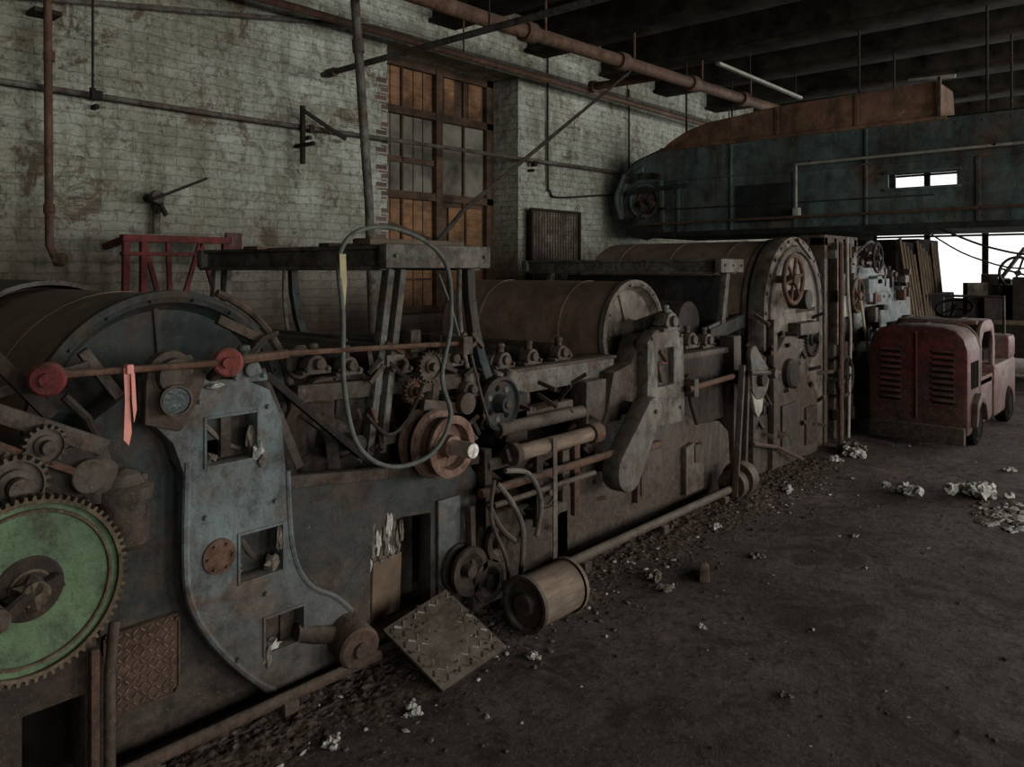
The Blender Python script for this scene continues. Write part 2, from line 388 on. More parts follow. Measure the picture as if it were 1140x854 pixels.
def bearing(b, x, y, z, w=.12, k='greybr', h=None):
    h = h or w*.8
    b.box((x, y, z-h*.45), (w*1.5, w*.7, h*.25), k)
    b.plate([[(x-w*.6, z-h*.4), (x+w*.6, z-h*.4), (x+w*.45, z+h*.2), (x+w*.2, z+h*.5), (x-w*.2, z+h*.5), (x-w*.45, z+h*.2)]], y-w*.35, y+w*.35, k, sm=1)
    b.cyl((x, y-w*.55, z), (x, y+w*.4, z), w*.25, k, 16)
    b.lathe((x-w*.02, y, z+h*.5), (0,0,1), [(0,.02),(.02,.018),(.03,.024),(.045,.02),(.05,0)], k, 12)
    b.bolts([(x-w*.55, z-h*.3), (x+w*.55, z-h*.3)], y-w*.35, .010, k)

WY = 5.6; CZ = 4.35; BZ = 3.96; HZ = BZ-.004
# ------------------------------------------------------------------ room
b = B('floor'); b.bx(-5, 17.3, -7.3, 6.3, -.2, 0, 'floor', 0); FLOOR = b.done()
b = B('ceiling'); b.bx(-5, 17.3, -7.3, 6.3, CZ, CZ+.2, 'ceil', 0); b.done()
b = B('wall_back')
b.plate([[(-5,0),(17.3,0),(17.3,CZ),(-5,CZ)], [(4.62,1.15),(4.62,3.68),(6.43,3.68),(6.43,1.15)],], WY, WY+.45, 'brick', bev=0)
b.done()
b = B('trim_window_quoins')
for i in range(22):
    z = 1.65+i*.078
    if i in (7, 12, 17): continue
    b.box((4.59-.03*(i % 2), WY+.1, z), (.075+.06*(i % 2), .21, .068), 'rbrick', bev=.004)
b.done()
b = B('wall_far')
b.plate([[(-7.3,0),(5.6,0),(5.6,CZ),(-7.3,CZ)], [(1.2,1.0),(1.2,3.5),(5.2,3.5),(5.2,1.0)], [(-5.5,1.0),(-5.5,3.5),(-1,3.5),(-1,1.0)]], 17, 17.3, 'ceil', axis='X', bev=0); b.done()
b = B('wall_front')
b.plate([[(-5,0),(17.3,0),(17.3,CZ),(-5,CZ)]]+[[(x,1),(x,3.6),(x+2,3.6),(x+2,1)] for x in (-3.5,0,3.5,7,10.5)], -7.3, -7, 'brick', bev=0); b.done()
b = B('wall_left'); b.bx(-5.3, -5, -7.3, 6.05, 0, CZ, 'brick', 0); b.done()
def barred(name, y0, y1, nx):
    b = B(name)
    b.bx(17.16, 17.18, y0, y1, 1, 3.5, 'sky', 0)
    for i in range(nx+1):
        y = y0+(y1-y0)*i/nx; b.bx(17.08, 17.15, y-.05, y+.05, 1, 3.5, 'black', 0)
    for z in (1.03, 2.25, 3.47): b.bx(17.09, 17.14, y0, y1, z-.02, z+.02, 'black', 0)
    b.done()
barred('window_2', 1.2, 5.2, 4); barred('window_3', -5.5, -1, 4)
b = B('window_1')
fy = WY+.42
X0, X1, Z0, Z1 = 4.62, 6.43, 1.15, 3.68
for x in (X0+.05, X1-.05): b.bx(x-.06, x+.06, fy-.06, fy+.06, Z0, Z1, 'winwood')
b.bx(5.56, 5.65, fy-.07, fy+.04, Z0, Z1, 'winwood')
for z in (Z0+.04, 2.34, 3.17, Z1-.04): b.bx(X0, X1, fy-.06, fy+.05, z-.04, z+.04, 'winwood')
for (x0, x1, z0, z1, k) in ((X0+.1,5.56,3.2,3.64,'amber'), (5.65,X1-.1,3.2,3.64,'winwood'), (X0+.1,5.56,2.72,3.14,'glassd'), (5.65,X1-.1,2.38,3.14,'glassd'),
                            (X0+.1,5.56,2.38,2.66,'glassd'), (X0+.1,5.56,1.2,2.3,'amber'), (5.65,X1-.1,1.2,2.3,'winwood')):
    b.bx(x0, x1, fy, fy+.015, z0, z1, k, 0)
b.bx(X0+.1,5.56,fy-.03,fy+.01,2.66,2.72,'winwood')
b.bx(5.14-.012, 5.14+.012, fy-.03, fy+.01, 1.2, 3.64, 'winwood')
b.bx(6.0-.012, 6.0+.012, fy-.03, fy+.01, 1.2, 3.64, 'winwood')
b.bx(5.72,5.86,fy-.012,fy,3.22,3.60,'amber',0); b.bx(6.08,6.28,fy-.012,fy,3.22,3.62,'amber',0)
b.box((6.02, fy-.02, 1.75), (.5, .02, 1.0), 'amber'); b.bx(6.0,6.02,fy-.05,fy-.02,1.25,2.28,'winwood')
for z in (1.5,1.85): b.bx(X0+.1,5.56,fy-.02,fy+.005,z-.012,z+.012,'winwood')
b.beam((4.75,fy-.03,2.1),(5.5,fy-.03,1.9),.02,.06,'winwood')
for x in (4.86,5.0,5.3,5.43): b.bx(x-.004,x+.004,fy-.004,fy,1.2,3.62,'black',0)
b.bx(X0, X1, fy-.4, fy-.04, Z0-.03, Z0+.02, 'grey')
b.done()
BX = (-3.3, -1.9, -.5, .9, 2.3, 3.84, 5.3, 6.7, 8.1, 9.35, 10.8, 12.4, 14.0, 15.6)
for i, x in enumerate(BX):
    b = B('trim_beam_%d' % (i+1))
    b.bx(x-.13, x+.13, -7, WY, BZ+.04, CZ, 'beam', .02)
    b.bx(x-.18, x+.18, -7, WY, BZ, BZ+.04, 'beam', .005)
    b.done()

# ------------------------------------------------------------------ pipes
b = B('overhead_steam_pipe')
b.tube([(-2,4.3,3.58),(4.5,4.3,3.58),(16.5,4.3,3.86)], .062, 'piper', 14)
pz = lambda x: 3.58 if x < 4.5 else 3.58+(x-4.5)*.28/12
for x in (2.3,5.3,6.7,8.1,9.35,12.4): b.cyl((x-.3,4.3,pz(x-.3)),(x-.17,4.3,pz(x-.17)),.088,'piper'); b.tube([(x,4.3,pz(x)),(x,4.3,HZ)],.012,'piper',6)
b.tube([(7.3,4.3,pz(7.3)),(7.3,5.2,pz(7.3)+.02)],.045,'piper',12)
b.lathe((7.3,5.2,pz(7.3)+.02),(0,1,0),[(0,.045),(0,.07),(.06,.07),(.06,0)],'piper',16)
b.done()
b = B('sprinkler_pipe')
b.tube([(-3,5.3,3.62),(16,5.3,3.62)], .032, 'piper', 12)
for x in (2.3,5.3,8.1,10.8): b.tube([(x,5.3,3.62),(x,5.3,HZ)],.01,'piper',6)
b.done()
b = B('sprinkler_pipe')
b.tube([(-3,5.53,3.0),(1.2,5.53,3.22),(4.4,5.53,3.74),(6.5,5.53,3.76),(14,5.53,3.78)], .02, 'pipe', 8)
b.done()
b = B('service_water_pipe')
b.tube([(-3,5.52,2.74),(3.2,5.52,2.75),(7.9,5.52,2.8),(9.2,5.52,2.8)], .02, 'pipe', 10)
for x in (2.1,3.75,6.6): b.beam((x,5.52,2.68),(x,5.596,2.68),.03,.03,'dark'); b.box((x,5.52,2.75),(.05,.06,.06),'dark')
b.beam((3.65,5.48,2.92),(3.65,5.48,2.45),.03,.035,'dark'); b.beam((3.65,5.47,2.88),(4.0,5.38,2.68),.025,.03,'dark'); b.beam((3.65,5.58,2.6),(3.65,5.32,2.6),.03,.03,'dark')
b.done()
b = B('hanging_ceiling_rod')
b.tube([(2.04,5.44,2.78),(2.04,5.44,CZ)],.008,'dark',6); b.cyl((2.04,5.44,2.70),(2.04,5.44,2.78),.02,'dark',10); b.done()
b = B('vertical_drain_pipe')
b.tube([(1.77,5.43,3.55),(1.78,5.43,1.75),(1.80,5.40,1.68),(1.84,5.37,1.66)], .024, 'piper', 12)
for z in (1.95,2.9,3.5): b.cyl((1.78,5.43,z),(1.78,5.43,z+.06),.033,'piper',14)
b.cyl((1.80,5.40,1.66),(1.85,5.36,1.66),.042,'piper',14)
b.bx(1.70,1.86,5.44,5.596,3.2,3.23,'dark')
b.done()
b = B('cross_conduit_pipe')
b.tube([(3.84,5.48,3.2),(3.84,-4,3.2)], .024, 'pipe', 10)
for y in (5.0,3.6,2): b.tube([(3.84,y,3.2),(3.84,y,HZ)],.008,'dark',6)
b.cyl((3.84,5.3,3.2),(3.84,5.42,3.2),.036,'pipe',14)
b.done()
b = B('leaning_stand_pipe')
b.tube([(3.56,4.72,3.94),(3.72,4.72,2.1),(3.80,4.72,0)], .034, 'pipe', 12)
b.cyl((3.615,4.72,3.3),(3.625,4.72,3.2),.045,'pipe',14); b.cyl((3.80,4.72,0),(3.80,4.72,.02),.08,'pipe',16)
b.done()
b = B('electrical_conduit')
b.tube([(6.9,5.57,CZ),(6.9,5.57,2.7),(6.94,5.57,2.48),(7.1,5.57,2.42),(7.9,5.54,2.5),(8.4,5.5,2.55)], .012, 'dark', 8, smooth=4)
b.tube([(8.55,5.57,3.9),(8.55,5.57,2.4)], .012, 'dark', 8)
b.done()
b = B('rusted_mesh_panel')
b.bx(6.52,7.4,5.50,5.53,1.2,2.24,'cream')
for x in (6.52,7.38): b.bx(x-.015,x+.015,5.47,5.51,1.2,2.26,'dark')
for z in (1.22,2.25): b.bx(6.51,7.4,5.47,5.51,z-.015,z+.015,'dark')
for i in range(18): b.bx(6.56+i*.048,6.562+i*.048+.003,5.492,5.50,1.2,2.24,'greybr',0)
for i in range(22): b.bx(6.52,7.38,5.492,5.50,1.25+i*.046,1.255+i*.046,'greybr',0)
b.bx(6.56,6.60,5.53,5.596,1.3,2.2,'dark'); b.bx(7.3,7.34,5.53,5.596,1.3,2.2,'dark')
b.done()
b = B('valve_lever')
b.cyl((2.46,5.46,2.10),(2.46,5.597,2.10),.03,'dark'); b.cyl((2.46,5.42,2.10),(2.46,5.47,2.10),.045,'greybr')
b.beam((2.42,5.40,2.08),(2.78,5.36,2.25),.016,.02,'dark'); b.tube([(2.50,5.54,2.08),(2.50,5.54,1.85)],.026,'grey',10); b.blob((2.50,5.52,2.04),(.04,.04,.05),'dark')
b.beam((2.44,5.45,2.14),(2.55,5.5,1.98),.02,.03,'dark')
b.done()
b = B('ceiling_fluorescent_fixture')
b.beam((7.35,3.73,3.68),(9.5,3.73,3.68),.05,.03,'pale')
for x in (8.1,9.35): b.tube([(x,3.73,3.68),(x,3.73,HZ)],.006,'dark')
b.done()

# ------------------------------------------------------------------ carding machine (left)
b = B('carding_machine')
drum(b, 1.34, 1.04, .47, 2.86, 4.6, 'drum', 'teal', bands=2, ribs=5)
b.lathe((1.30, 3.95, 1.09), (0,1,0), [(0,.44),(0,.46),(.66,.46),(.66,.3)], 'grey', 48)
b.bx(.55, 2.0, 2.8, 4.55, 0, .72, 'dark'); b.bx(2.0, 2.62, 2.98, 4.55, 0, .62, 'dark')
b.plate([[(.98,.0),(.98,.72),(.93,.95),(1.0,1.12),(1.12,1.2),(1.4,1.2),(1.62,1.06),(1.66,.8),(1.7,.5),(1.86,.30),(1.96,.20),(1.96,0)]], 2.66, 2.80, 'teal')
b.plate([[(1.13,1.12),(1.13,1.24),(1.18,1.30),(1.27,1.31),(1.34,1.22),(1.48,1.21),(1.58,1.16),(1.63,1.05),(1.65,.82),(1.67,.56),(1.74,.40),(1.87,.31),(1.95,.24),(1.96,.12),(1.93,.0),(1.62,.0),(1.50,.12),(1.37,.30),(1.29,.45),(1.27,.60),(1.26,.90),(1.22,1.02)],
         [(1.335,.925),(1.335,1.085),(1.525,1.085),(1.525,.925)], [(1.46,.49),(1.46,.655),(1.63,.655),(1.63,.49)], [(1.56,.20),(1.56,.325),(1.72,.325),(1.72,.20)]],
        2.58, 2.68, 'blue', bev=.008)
def lip(x0,x1,z0,z1,y,k,w=.010):
    b.bx(x0-w,x0,y-.008,y,z0-w,z1+w,k,.003); b.bx(x1,x1+w,y-.008,y,z0-w,z1+w,k,.003)
    b.bx(x0,x1,y-.008,y,z1,z1+w,k,.003); b.bx(x0,x1,y-.008,y,z0-w,z0,k,.003)
lip(1.335,1.525,.925,1.085,2.582,'blue'); lip(1.46,1.63,.49,.655,2.582,'blue'); lip(1.56,1.72,.20,.325,2.582,'blue')
b.tube([(1.27,2.585,.95),(1.265,2.585,.6),(1.29,2.585,.45),(1.37,2.585,.30),(1.50,2.585,.14),(1.60,2.585,.05)],.014,'blue',8,smooth=5)
b.tube([(1.655,2.585,.85),(1.675,2.585,.56),(1.745,2.585,.40),(1.87,2.585,.31),(1.95,2.585,.23)],.012,'blue',8,smooth=5)
b.bx(1.34,1.52,2.72,2.75,.93,1.08,'rust'); b.bx(1.34,1.43,2.66,2.72,.93,1.0,'tan'); b.bx(1.42,1.46,2.64,2.74,.93,1.08,'greybr'); b.tube([(1.36,2.65,1.06),(1.44,2.66,.98),(1.5,2.65,.95)],.008,'lintd',6,smooth=3)
for p,sz in (((1.51,2.60,.99),(.016,.012,.04)),((1.53,2.575,.945),(.02,.015,.03)),((1.545,2.57,.91),(.014,.01,.025)),((1.37,2.62,.94),(.02,.02,.015)),((1.60,2.6,.52),(.025,.02,.03)),((1.48,2.64,.51),(.02,.02,.02)),((1.62,2.58,.60),(.012,.01,.04)),((1.57,2.58,.19),(.016,.012,.04)),((1.60,2.6,.215),(.03,.02,.015)),((1.36,2.57,1.20),(.03,.02,.01))): b.blob(p,sz,random.choice(['lintd','lint']),2,.6)
b.tube([(1.63,2.65,.265),(1.63,2.9,.265)],.05,'greybr',14); b.bx(1.47,1.62,2.72,2.76,.49,.65,'dark'); b.tube([(1.5,2.68,.64),(1.54,2.66,.56),(1.6,2.68,.5)],.012,'greybr',8,smooth=3)
b.lathe((1.38,2.58,.605),(0,-1,0),[(0,.062),(.008,.06),(.012,.045),(.018,.03),(.018,0)],'rust',32)
b.bolts([(1.38+.045*math.cos(i*math.pi/3),.605+.045*math.sin(i*math.pi/3)) for i in range(6)],2.572,.006)
b.bolts([(1.31,1.15),(1.57,1.10),(1.60,.75),(1.33,.75),(1.9,.16),(1.45,.22),(1.8,.16),(1.56,.42)],2.58,.009,'blue')
b.lathe((1.21,2.60,1.25),(0,-1,0),[(0,.085),(.03,.08),(.04,.06),(.07,.058),(.075,.04),(.075,0)],'greybr',28)
b.plate([[(1.12,1.10),(1.125,1.24),(1.175,1.305),(1.275,1.315),(1.33,1.24),(1.30,1.16),(1.24,1.06)]],2.565,2.60,'greybr',bev=.006)
bearing(b,1.50,2.62,1.24,.10,'blue')
b.plate([[(1.035,.16),(1.255,.16),(1.27,.175),(1.27,.415),(1.255,.43),(1.035,.43),(1.02,.415),(1.02,.175)]],2.640,2.665,'rust',bev=.004)
for i in range(9):
    for j in range(10):
        b.box((1.045+i*.025,2.639,.18+j*.026),(.018,.006,.005),'rustl',rot=(0,.78 if (i+j)%2 else -.78,0),bev=0)
for q in ((1.026,1.264,.424,.430),(1.026,1.264,.160,.166)): b.bx(q[0],q[1],2.634,2.642,q[2],q[3],'rust',.002)
for q in ((1.02,1.027),(1.263,1.27)): b.bx(q[0],q[1],2.634,2.642,.17,.42,'rust',.002)
b.bolts([(1.035,.175),(1.255,.175),(1.035,.415),(1.255,.415)],2.638,.007)
b.cyl((1.92,2.60,.15),(1.90,2.46,.13),.085,'rust',32,bev=.01); b.cyl((1.90,2.46,.13),(1.898,2.445,.129),.03,'dark'); b.tube([(1.70,2.6,.22),(1.92,2.56,.15)],.035,'dark',12)
b.plate([[(.50,0),(.50,.52),(.62,.60),(.80,.60),(.93,.52),(.97,.4),(.97,0)],[(.74,.12),(.74,.36),(.90,.36),(.90,.12)]],2.46,2.60,'dark',bev=.008)
b.bx(.55,1.0,2.6,2.8,0,.9,'black')  # black filler block painted as the dark inside of the frame
b.tube([(.955,2.42,.0),(.955,2.42,.42),(.98,2.45,.55)],.016,'greybr',10); b.bx(.90,.925,2.41,2.44,.08,.50,'rust')
b.cyl((.70,2.30,.77),(.70,2.62,.77),.045,'dark')
b.gear((.705,2.30,.772),.242,72,.040,'gearrim','green',.012,.035,.91)
b.lathe((.705,2.30,.772),(0,-1,0),[(.006,.205),(.013,.203),(.013,.196),(.006,.194)],'gearrim',48)
b.lathe((.705,2.30,.772),(0,-1,0),[(.004,.085),(.010,.08),(.014,.05),(.03,.045),(.03,0)],'dark',32)
b.blob((.70,2.26,.775),(.045,.03,.035),'dark'); b.beam((.64,2.25,.755),(.77,2.26,.79),.035,.035,'dark'); b.beam((.69,2.25,.80),(.70,2.24,.73),.02,.03,'greybr')
b.cyl((.60,2.17,.755),(.60,2.26,.755),.03,'greybr'); b.tube([(.56,2.2,.72),(.62,2.22,.74),(.68,2.22,.78)],.018,'dark',8)
b.gear((.70,2.40,1.02),.085,22,.04,'greybr','greybr',.012,.03)
b.gear((.80,2.48,1.10),.06,18,.03,'greybr','greybr',.010,.02)
b.cyl((.70,2.35,1.02),(.70,2.75,1.02),.03,'dark')
b.bx(.55,.95,2.5,2.8,.85,1.08,'dark',.02); bearing(b,.78,2.46,.93,.13,'dark'); bearing(b,.62,2.46,1.13,.12,'greybr')
b.beam((.62,2.55,1.24),(.98,2.52,1.06),.05,.05,'greybr'); b.beam((.58,2.5,1.18),(.9,2.48,1.0),.02,.02,'rust')
b.beam((.70,2.6,1.36),(.86,2.6,1.16),.03,.04,'dark'); b.beam((.62,2.62,1.22),(.98,2.64,1.30),.02,.03,'greybr')
b.cyl((.62,2.47,1.16),(.62,2.8,1.16),.05,'teal'); b.cyl((.92,2.47,.99),(.92,2.8,.99),.05,'greybr')
b.box((.90,2.5,.86),(.10,.12,.05),'greybr'); b.box((.83,2.40,.92),(.12,.05,.04),'dark',rot=(0,-.2,0))
b.lathe((1.035,2.52,.74),(0,0,1),[(0,0),(.0,.05),(.02,.075),(.14,.075),(.16,.085),(.19,.085),(.20,.06),(.23,.045),(.25,0)],'greybr',28)
b.box((1.06,2.60,.88),(.12,.12,.14),'greybr'); b.lathe((.97,2.53,.90),(0,0,1),[(0,.0),(0,.045),(.10,.05),(.12,.03),(.16,.02),(.16,0)],'greybr',20)
b.tube([(.98,2.53,1.05),(.94,2.55,1.15),(.88,2.56,1.22)],.014,'dark',8)
arc=[(1.34+.50*math.cos(a),2.84,1.04+.50*math.sin(a)) for a in [math.radians(d) for d in range(-10,75,5)]]
b.tube(arc,.016,'greybr',8)
for (p,q) in (((.98,2.70,1.34),(1.15,2.70,1.10)),((1.60,2.70,1.33),(1.50,2.70,1.10)),((1.62,2.72,1.22),(1.78,2.70,.82)),((1.44,2.7,1.42),(1.62,2.7,1.33))): b.beam(p,q,.03,.035,'greybr')
b.tube([(1.50,2.66,1.24),(1.60,2.66,1.34),(1.66,2.66,1.36)],.012,'dark',8)
b.tube([(.80,2.50,1.295),(1.36,2.50,1.285),(1.5,2.5,1.30),(2.55,2.52,1.268)],.011,'rust',8)
b.tube([(1.42,2.50,1.29),(1.60,2.50,1.295)],.017,'piper',8)
for x,k in ((.815,'redr'),(1.37,'redm')): b.lathe((x,2.50,1.285),(-.45,-1,0),[(-.02,0),(-.02,.042),(-.01,.050),(.01,.050),(.02,.042),(.02,.02),(.035,.018),(.035,0)],k,28)
b.beam((1.36,2.5,1.28),(1.36,2.6,1.22),.03,.03,'greybr'); b.beam((.82,2.5,1.28),(.84,2.7,1.2),.03,.03,'greybr')
b.bx(2.48,2.54,2.48,2.8,1.22,1.30,'greybr')
b.lathe((1.20,2.52,1.175),(-.3,-1,.05),[(-.06,0),(-.06,.035),(-.02,.050),(.02,.050),(.022,.043),(.012,.041),(.012,0)],'grey',32)
b.lathe((1.20,2.52,1.175),(-.3,-1,.05),[(.012,.040),(.014,.040),(.014,0)],'glassd2',32)
b.beam((1.2,2.56,1.17),(1.24,2.6,1.17),.03,.03,'dark')
# -------- doffer section
b.plate([[(1.66,.0),(1.66,.81),(1.72,.80),(2.1,.745),(2.35,.72),(2.66,.70),(2.74,.60),(2.74,.0)],
         [(2.09,.07),(2.09,.40),(2.15,.50),(2.26,.52),(2.43,.50),(2.43,.07)]],2.64,2.72,'teal',bev=.006)
b.beam((1.66,2.62,.80),(2.15,2.62,.74),.05,.045,'greybr'); b.beam((2.15,2.62,.735),(2.7,2.62,.70),.05,.04,'dark')
b.beam((1.60,2.70,1.18),(1.72,2.66,.80),.05,.04,'dark'); b.beam((1.64,2.72,1.2),(2.06,2.66,.82),.045,.03,'dark')
b.bx(2.0,2.6,3.0,3.1,0,.6,'black'); b.bx(2.46,2.6,2.62,2.64,.1,.55,'blue')  # black sheet behind the opening, painted in for the dark interior
b.box((2.24,2.85,.17),(.20,.22,.30),'card',rot=(0,.05,.2)); b.box((2.22,2.80,.03),(.3,.2,.05),'rubble')
for i in range(50): b.blob((2.09+random.random()*.17,2.64+random.random()*.06,.38+random.random()*.14),(.011,.010,.045),'lint' if i%3==0 else 'lintd',2,.6)
drum(b,2.08,.86,.29,2.84,4.5,'drum','greybr',bands=3)
drum(b,2.62,.88,.13,2.84,4.5,'dark','dark',bands=2)
for (x,z,r,k) in ((1.86,1.22,.07,'greybr'),(2.02,1.20,.06,'dark'),(2.45,1.16,.08,'greybr'),(2.62,1.18,.06,'dark'),(2.74,1.02,.06,'greybr'),(2.30,1.18,.05,'rust')):
    b.cyl((x,2.80,z),(x,4.45,z),r,k,24); b.cyl((x,2.66,z),(x,2.82,z),.022,'greybr',12); bearing(b,x,2.72,z,.09,'greybr')
b.beam((1.8,2.76,1.10),(2.85,2.76,1.05),.05,.07,'greybr'); b.beam((1.95,2.76,1.08),(1.98,2.74,.76),.04,.05,'greybr'); b.beam((2.55,2.76,1.06),(2.5,2.74,.72),.05,.06,'greybr')
b.gear((2.44,2.66,1.16),.075,20,.03,'greybr','greybr',.01,.02); b.gear((2.34,2.66,1.06),.06,18,.03,'rust','rust',.01,.02)
b.box((2.52,2.66,1.26),(.10,.08,.08),'greybr'); b.box((2.36,2.70,1.28),(.06,.08,.10),'greybr')
b.beam((2.36,2.62,1.0),(2.62,2.62,.95),.03,.05,'greybr'); b.lathe((2.6,2.60,.98),(0,-1,0),[(0,.05),(.03,.05),(.04,.03),(.04,0)],'greybr',20)
for i in range(34):
    x=random.uniform(2.0,2.85); z=random.uniform(.78,1.30); b.beam((x,2.70,z),(x+random.uniform(-.09,.09),2.64+random.random()*.08,z+random.uniform(-.10,.10)),.014,.02,random.choice(['greybr','dark','rust','greybr']),.002)
b.tube([(2.05,2.62,1.0),(2.15,2.60,.9),(2.28,2.62,.95),(2.35,2.6,1.1)],.008,'dark',6,smooth=4); b.tube([(2.65,2.6,1.2),(2.7,2.58,1.0),(2.78,2.6,.85)],.008,'greybr',6,smooth=4)
b.lathe((2.40,2.66,.83),(0,-1,0),[(-.02,.0),(0,.10),(0,.145),(.015,.155),(.03,.145),(.035,.115),(.075,.115),(.08,.145),(.095,.155),(.11,.145),(.115,.12),(.17,.118),(.18,.135),(.195,.135),(.20,.12),(.195,.10),(.15,.095),(.15,.05),(.2,.048),(.2,0)],'rustl',48)
b.cyl((2.40,2.9,.83),(2.40,2.34,.83),.034,'steel',28)
b.lathe((2.92,2.70,.93),(0,-1,0),[(0,0),(0,.125),(.02,.135),(.05,.135),(.06,.12),(.04,.11),(.03,.05),(.06,.045),(.09,.04),(.09,0)],'teal',40)
for i in range(7): a=i*2*math.pi/7; b.cyl((2.92+.08*math.cos(a),2.675,.93+.08*math.sin(a)),(2.92+.08*math.cos(a),2.66,.93+.08*math.sin(a)),.016,'lintd' if i%2 else 'black',12)
b.cyl((2.92,2.6,.93),(2.92,3.0,.93),.02,'greybr')
b.tufts(.6,2.9,380)
carding1 = b.done()

b = B('diagonal_brace_rod')
b.tube([(2.85,3.1,1.70),(3.3,3.3,1.95),(6.5,4.22,3.52)], .014, 'dark', 8); b.done(carding1)
def gantry(name, X, Xr, yf, yb, zt, k, legs, parent):
    b = B(name)
    for x in (X, Xr):
        b.bx(x-.035, x+.035, yf, yb, zt, zt+.02, k); b.bx(x-.012, x+.012, yf, yb, zt-.075, zt, k); b.bx(x-.035,x+.035,yf,yb,zt-.095,zt-.075,k)
    b.bx(X-.05, Xr+.05, yf-.06, yf, zt-.085, zt+.022, k, .012)
    b.bx(X-.05, Xr+.05, yb-.06, yb, zt-.085, zt+.022, k, .012)
    b.bolts([(X, zt-.03), (Xr, zt-.03), ((X+Xr)/2, zt-.03)], yf-.06, .009, k)
    legs(b, k)
    return b.done(parent)
def legs1(b, k):
    for y in (2.73, 4.25):
        for dx in (0, .07):
            b.beam((2.26+dx, y, 1.6), (2.14+dx, y, .80 if y<3 else 0), .05, .035, k)
        b.beam((2.20,y-.03,.86),(2.28,y-.03,.86),.02,.05,k)
        b.beam((2.22,y-.03,1.2),(2.32,y-.03,1.2),.02,.05,k)
        pts=[(2.76,1.6),(2.77,1.45),(2.80,1.30),(2.85,1.15),(2.92,1.0),(2.95,.9)]
        for p,q in zip(pts,pts[1:]): b.beam((p[0],y,p[1]),(q[0],y,q[1]-.01),.045,.05,'teal')
        b.beam((2.80,y,.95),(3.05,y,.95),.05,.04,k)
        b.tube([(2.70,y,1.6),(2.70,y,1.4),(2.73,y,1.2),(2.80,y,1.0)],.012,k,8,smooth=4)
    b.beam((2.9,4.25,.95),(2.9,4.25,0),.05,.05,k)
    b.box((2.5,2.85,1.725),(.62,.12,.03),'wood',rot=(0,0,.05)); b.box((2.55,3.1,1.715),(.7,.1,.02),'wood',rot=(0,0,-.1))
    b.box((2.45,3.7,1.71),(.6,.14,.02),'wood')
gantry('roller_support_gantry', 2.24, 2.80, 2.72, 4.35, 1.69, 'grey', legs1, carding1)

b = B('rubber_hose')
b.tube([(1.87,2.56,1.64),(1.98,2.60,1.75),(2.19,2.64,1.78),(2.37,2.60,1.72),(2.46,2.56,1.6),(2.42,2.50,1.36),(2.33,2.46,1.14),(2.36,2.44,.97),(2.25,2.44,.83),(2.05,2.46,.81),(1.90,2.48,.92),(1.85,2.5,1.16),(1.86,2.52,1.42)],.010,'hose',10,smooth=8,closed=True)
b.tube([(2.46,2.62,1.58),(2.55,2.62,1.4),(2.62,2.62,1.2)],.006,'hose',8,smooth=4)
b.plate([[(1.855,1.66),(1.885,1.66),(1.89,1.55),(1.875,1.38),(1.86,1.38),(1.862,1.5)]],2.535,2.54,'yel',bev=0)
b.done(carding1)
b = B('pink_flagging_ribbon')
b.plate([[(1.02,1.30),(1.040,1.30),(1.038,1.2),(1.044,1.10),(1.036,1.06),(1.02,1.08),(1.024,1.2)]],2.482,2.486,'pink',bev=0)
b.plate([[(1.036,1.31),(1.048,1.28),(1.054,1.17),(1.046,1.13),(1.040,1.2)]],2.470,2.474,'pink',bev=0)
b.box((1.035,2.485,1.295),(.022,.035,.03),'pink'); b.done(carding1)

# ------------------------------------------------------------------ middle carding machine
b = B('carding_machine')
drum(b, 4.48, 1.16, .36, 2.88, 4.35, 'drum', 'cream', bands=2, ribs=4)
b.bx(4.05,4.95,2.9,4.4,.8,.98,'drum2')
b.bx(3.1,5.4,3.0,4.5,0,.78,'black')  # black core block, shuts off the view through and stands for interior shade
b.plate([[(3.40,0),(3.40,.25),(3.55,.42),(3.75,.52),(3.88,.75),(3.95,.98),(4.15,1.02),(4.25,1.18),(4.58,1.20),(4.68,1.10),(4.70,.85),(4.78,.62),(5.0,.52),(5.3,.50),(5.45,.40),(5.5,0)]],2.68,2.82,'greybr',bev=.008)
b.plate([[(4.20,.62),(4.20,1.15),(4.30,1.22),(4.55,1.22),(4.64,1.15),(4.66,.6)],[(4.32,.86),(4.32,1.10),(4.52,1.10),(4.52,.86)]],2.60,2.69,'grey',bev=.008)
b.bx(4.30,4.54,2.64,2.67,.84,1.12,'greybr'); b.tube([(4.42,2.63,.88),(4.36,2.62,1.0),(4.46,2.62,1.0),(4.40,2.63,1.08)],.010,'rust',smooth=3)
b.cyl((4.48,2.6,1.30),(4.48,2.9,1.20),.05,'grey'); bearing(b,4.45,2.62,1.27,.14,'grey')
b.bolts([(4.25,.7),(4.6,.7),(4.25,1.17),(4.6,1.17)],2.60,.012,'grey')
def stadium(x0,z0,r0,x1,z1,r1,n=14):
    d=Vector((x1-x0,z1-z0)); a=math.atan2(d.y,d.x); L=[]
    for i in range(n+1): t=a+math.pi/2+math.pi*i/n; L.append((x0+r0*math.cos(t),z0+r0*math.sin(t)))
    for i in range(n+1): t=a-math.pi/2+math.pi*i/n; L.append((x1+r1*math.cos(t),z1+r1*math.sin(t)))
    return L
b.plate([stadium(4.06,.76,.085,3.80,.46,.125)],2.46,2.58,'grey',bev=.02)
b.cyl((4.06,2.5,.76),(4.06,2.7,.76),.04,'greybr'); b.cyl((3.8,2.5,.46),(3.8,2.7,.46),.04,'greybr')
b.bolts([(4.06,.76)],2.46,.013,'greybr')
b.bx(3.0,4.1,2.78,2.90,.93,1.05,'grey'); b.bx(2.95,4.1,2.76,2.92,1.05,1.07,'greybr'); b.bx(2.85,3.6,2.72,2.8,.80,.86,'greybr')
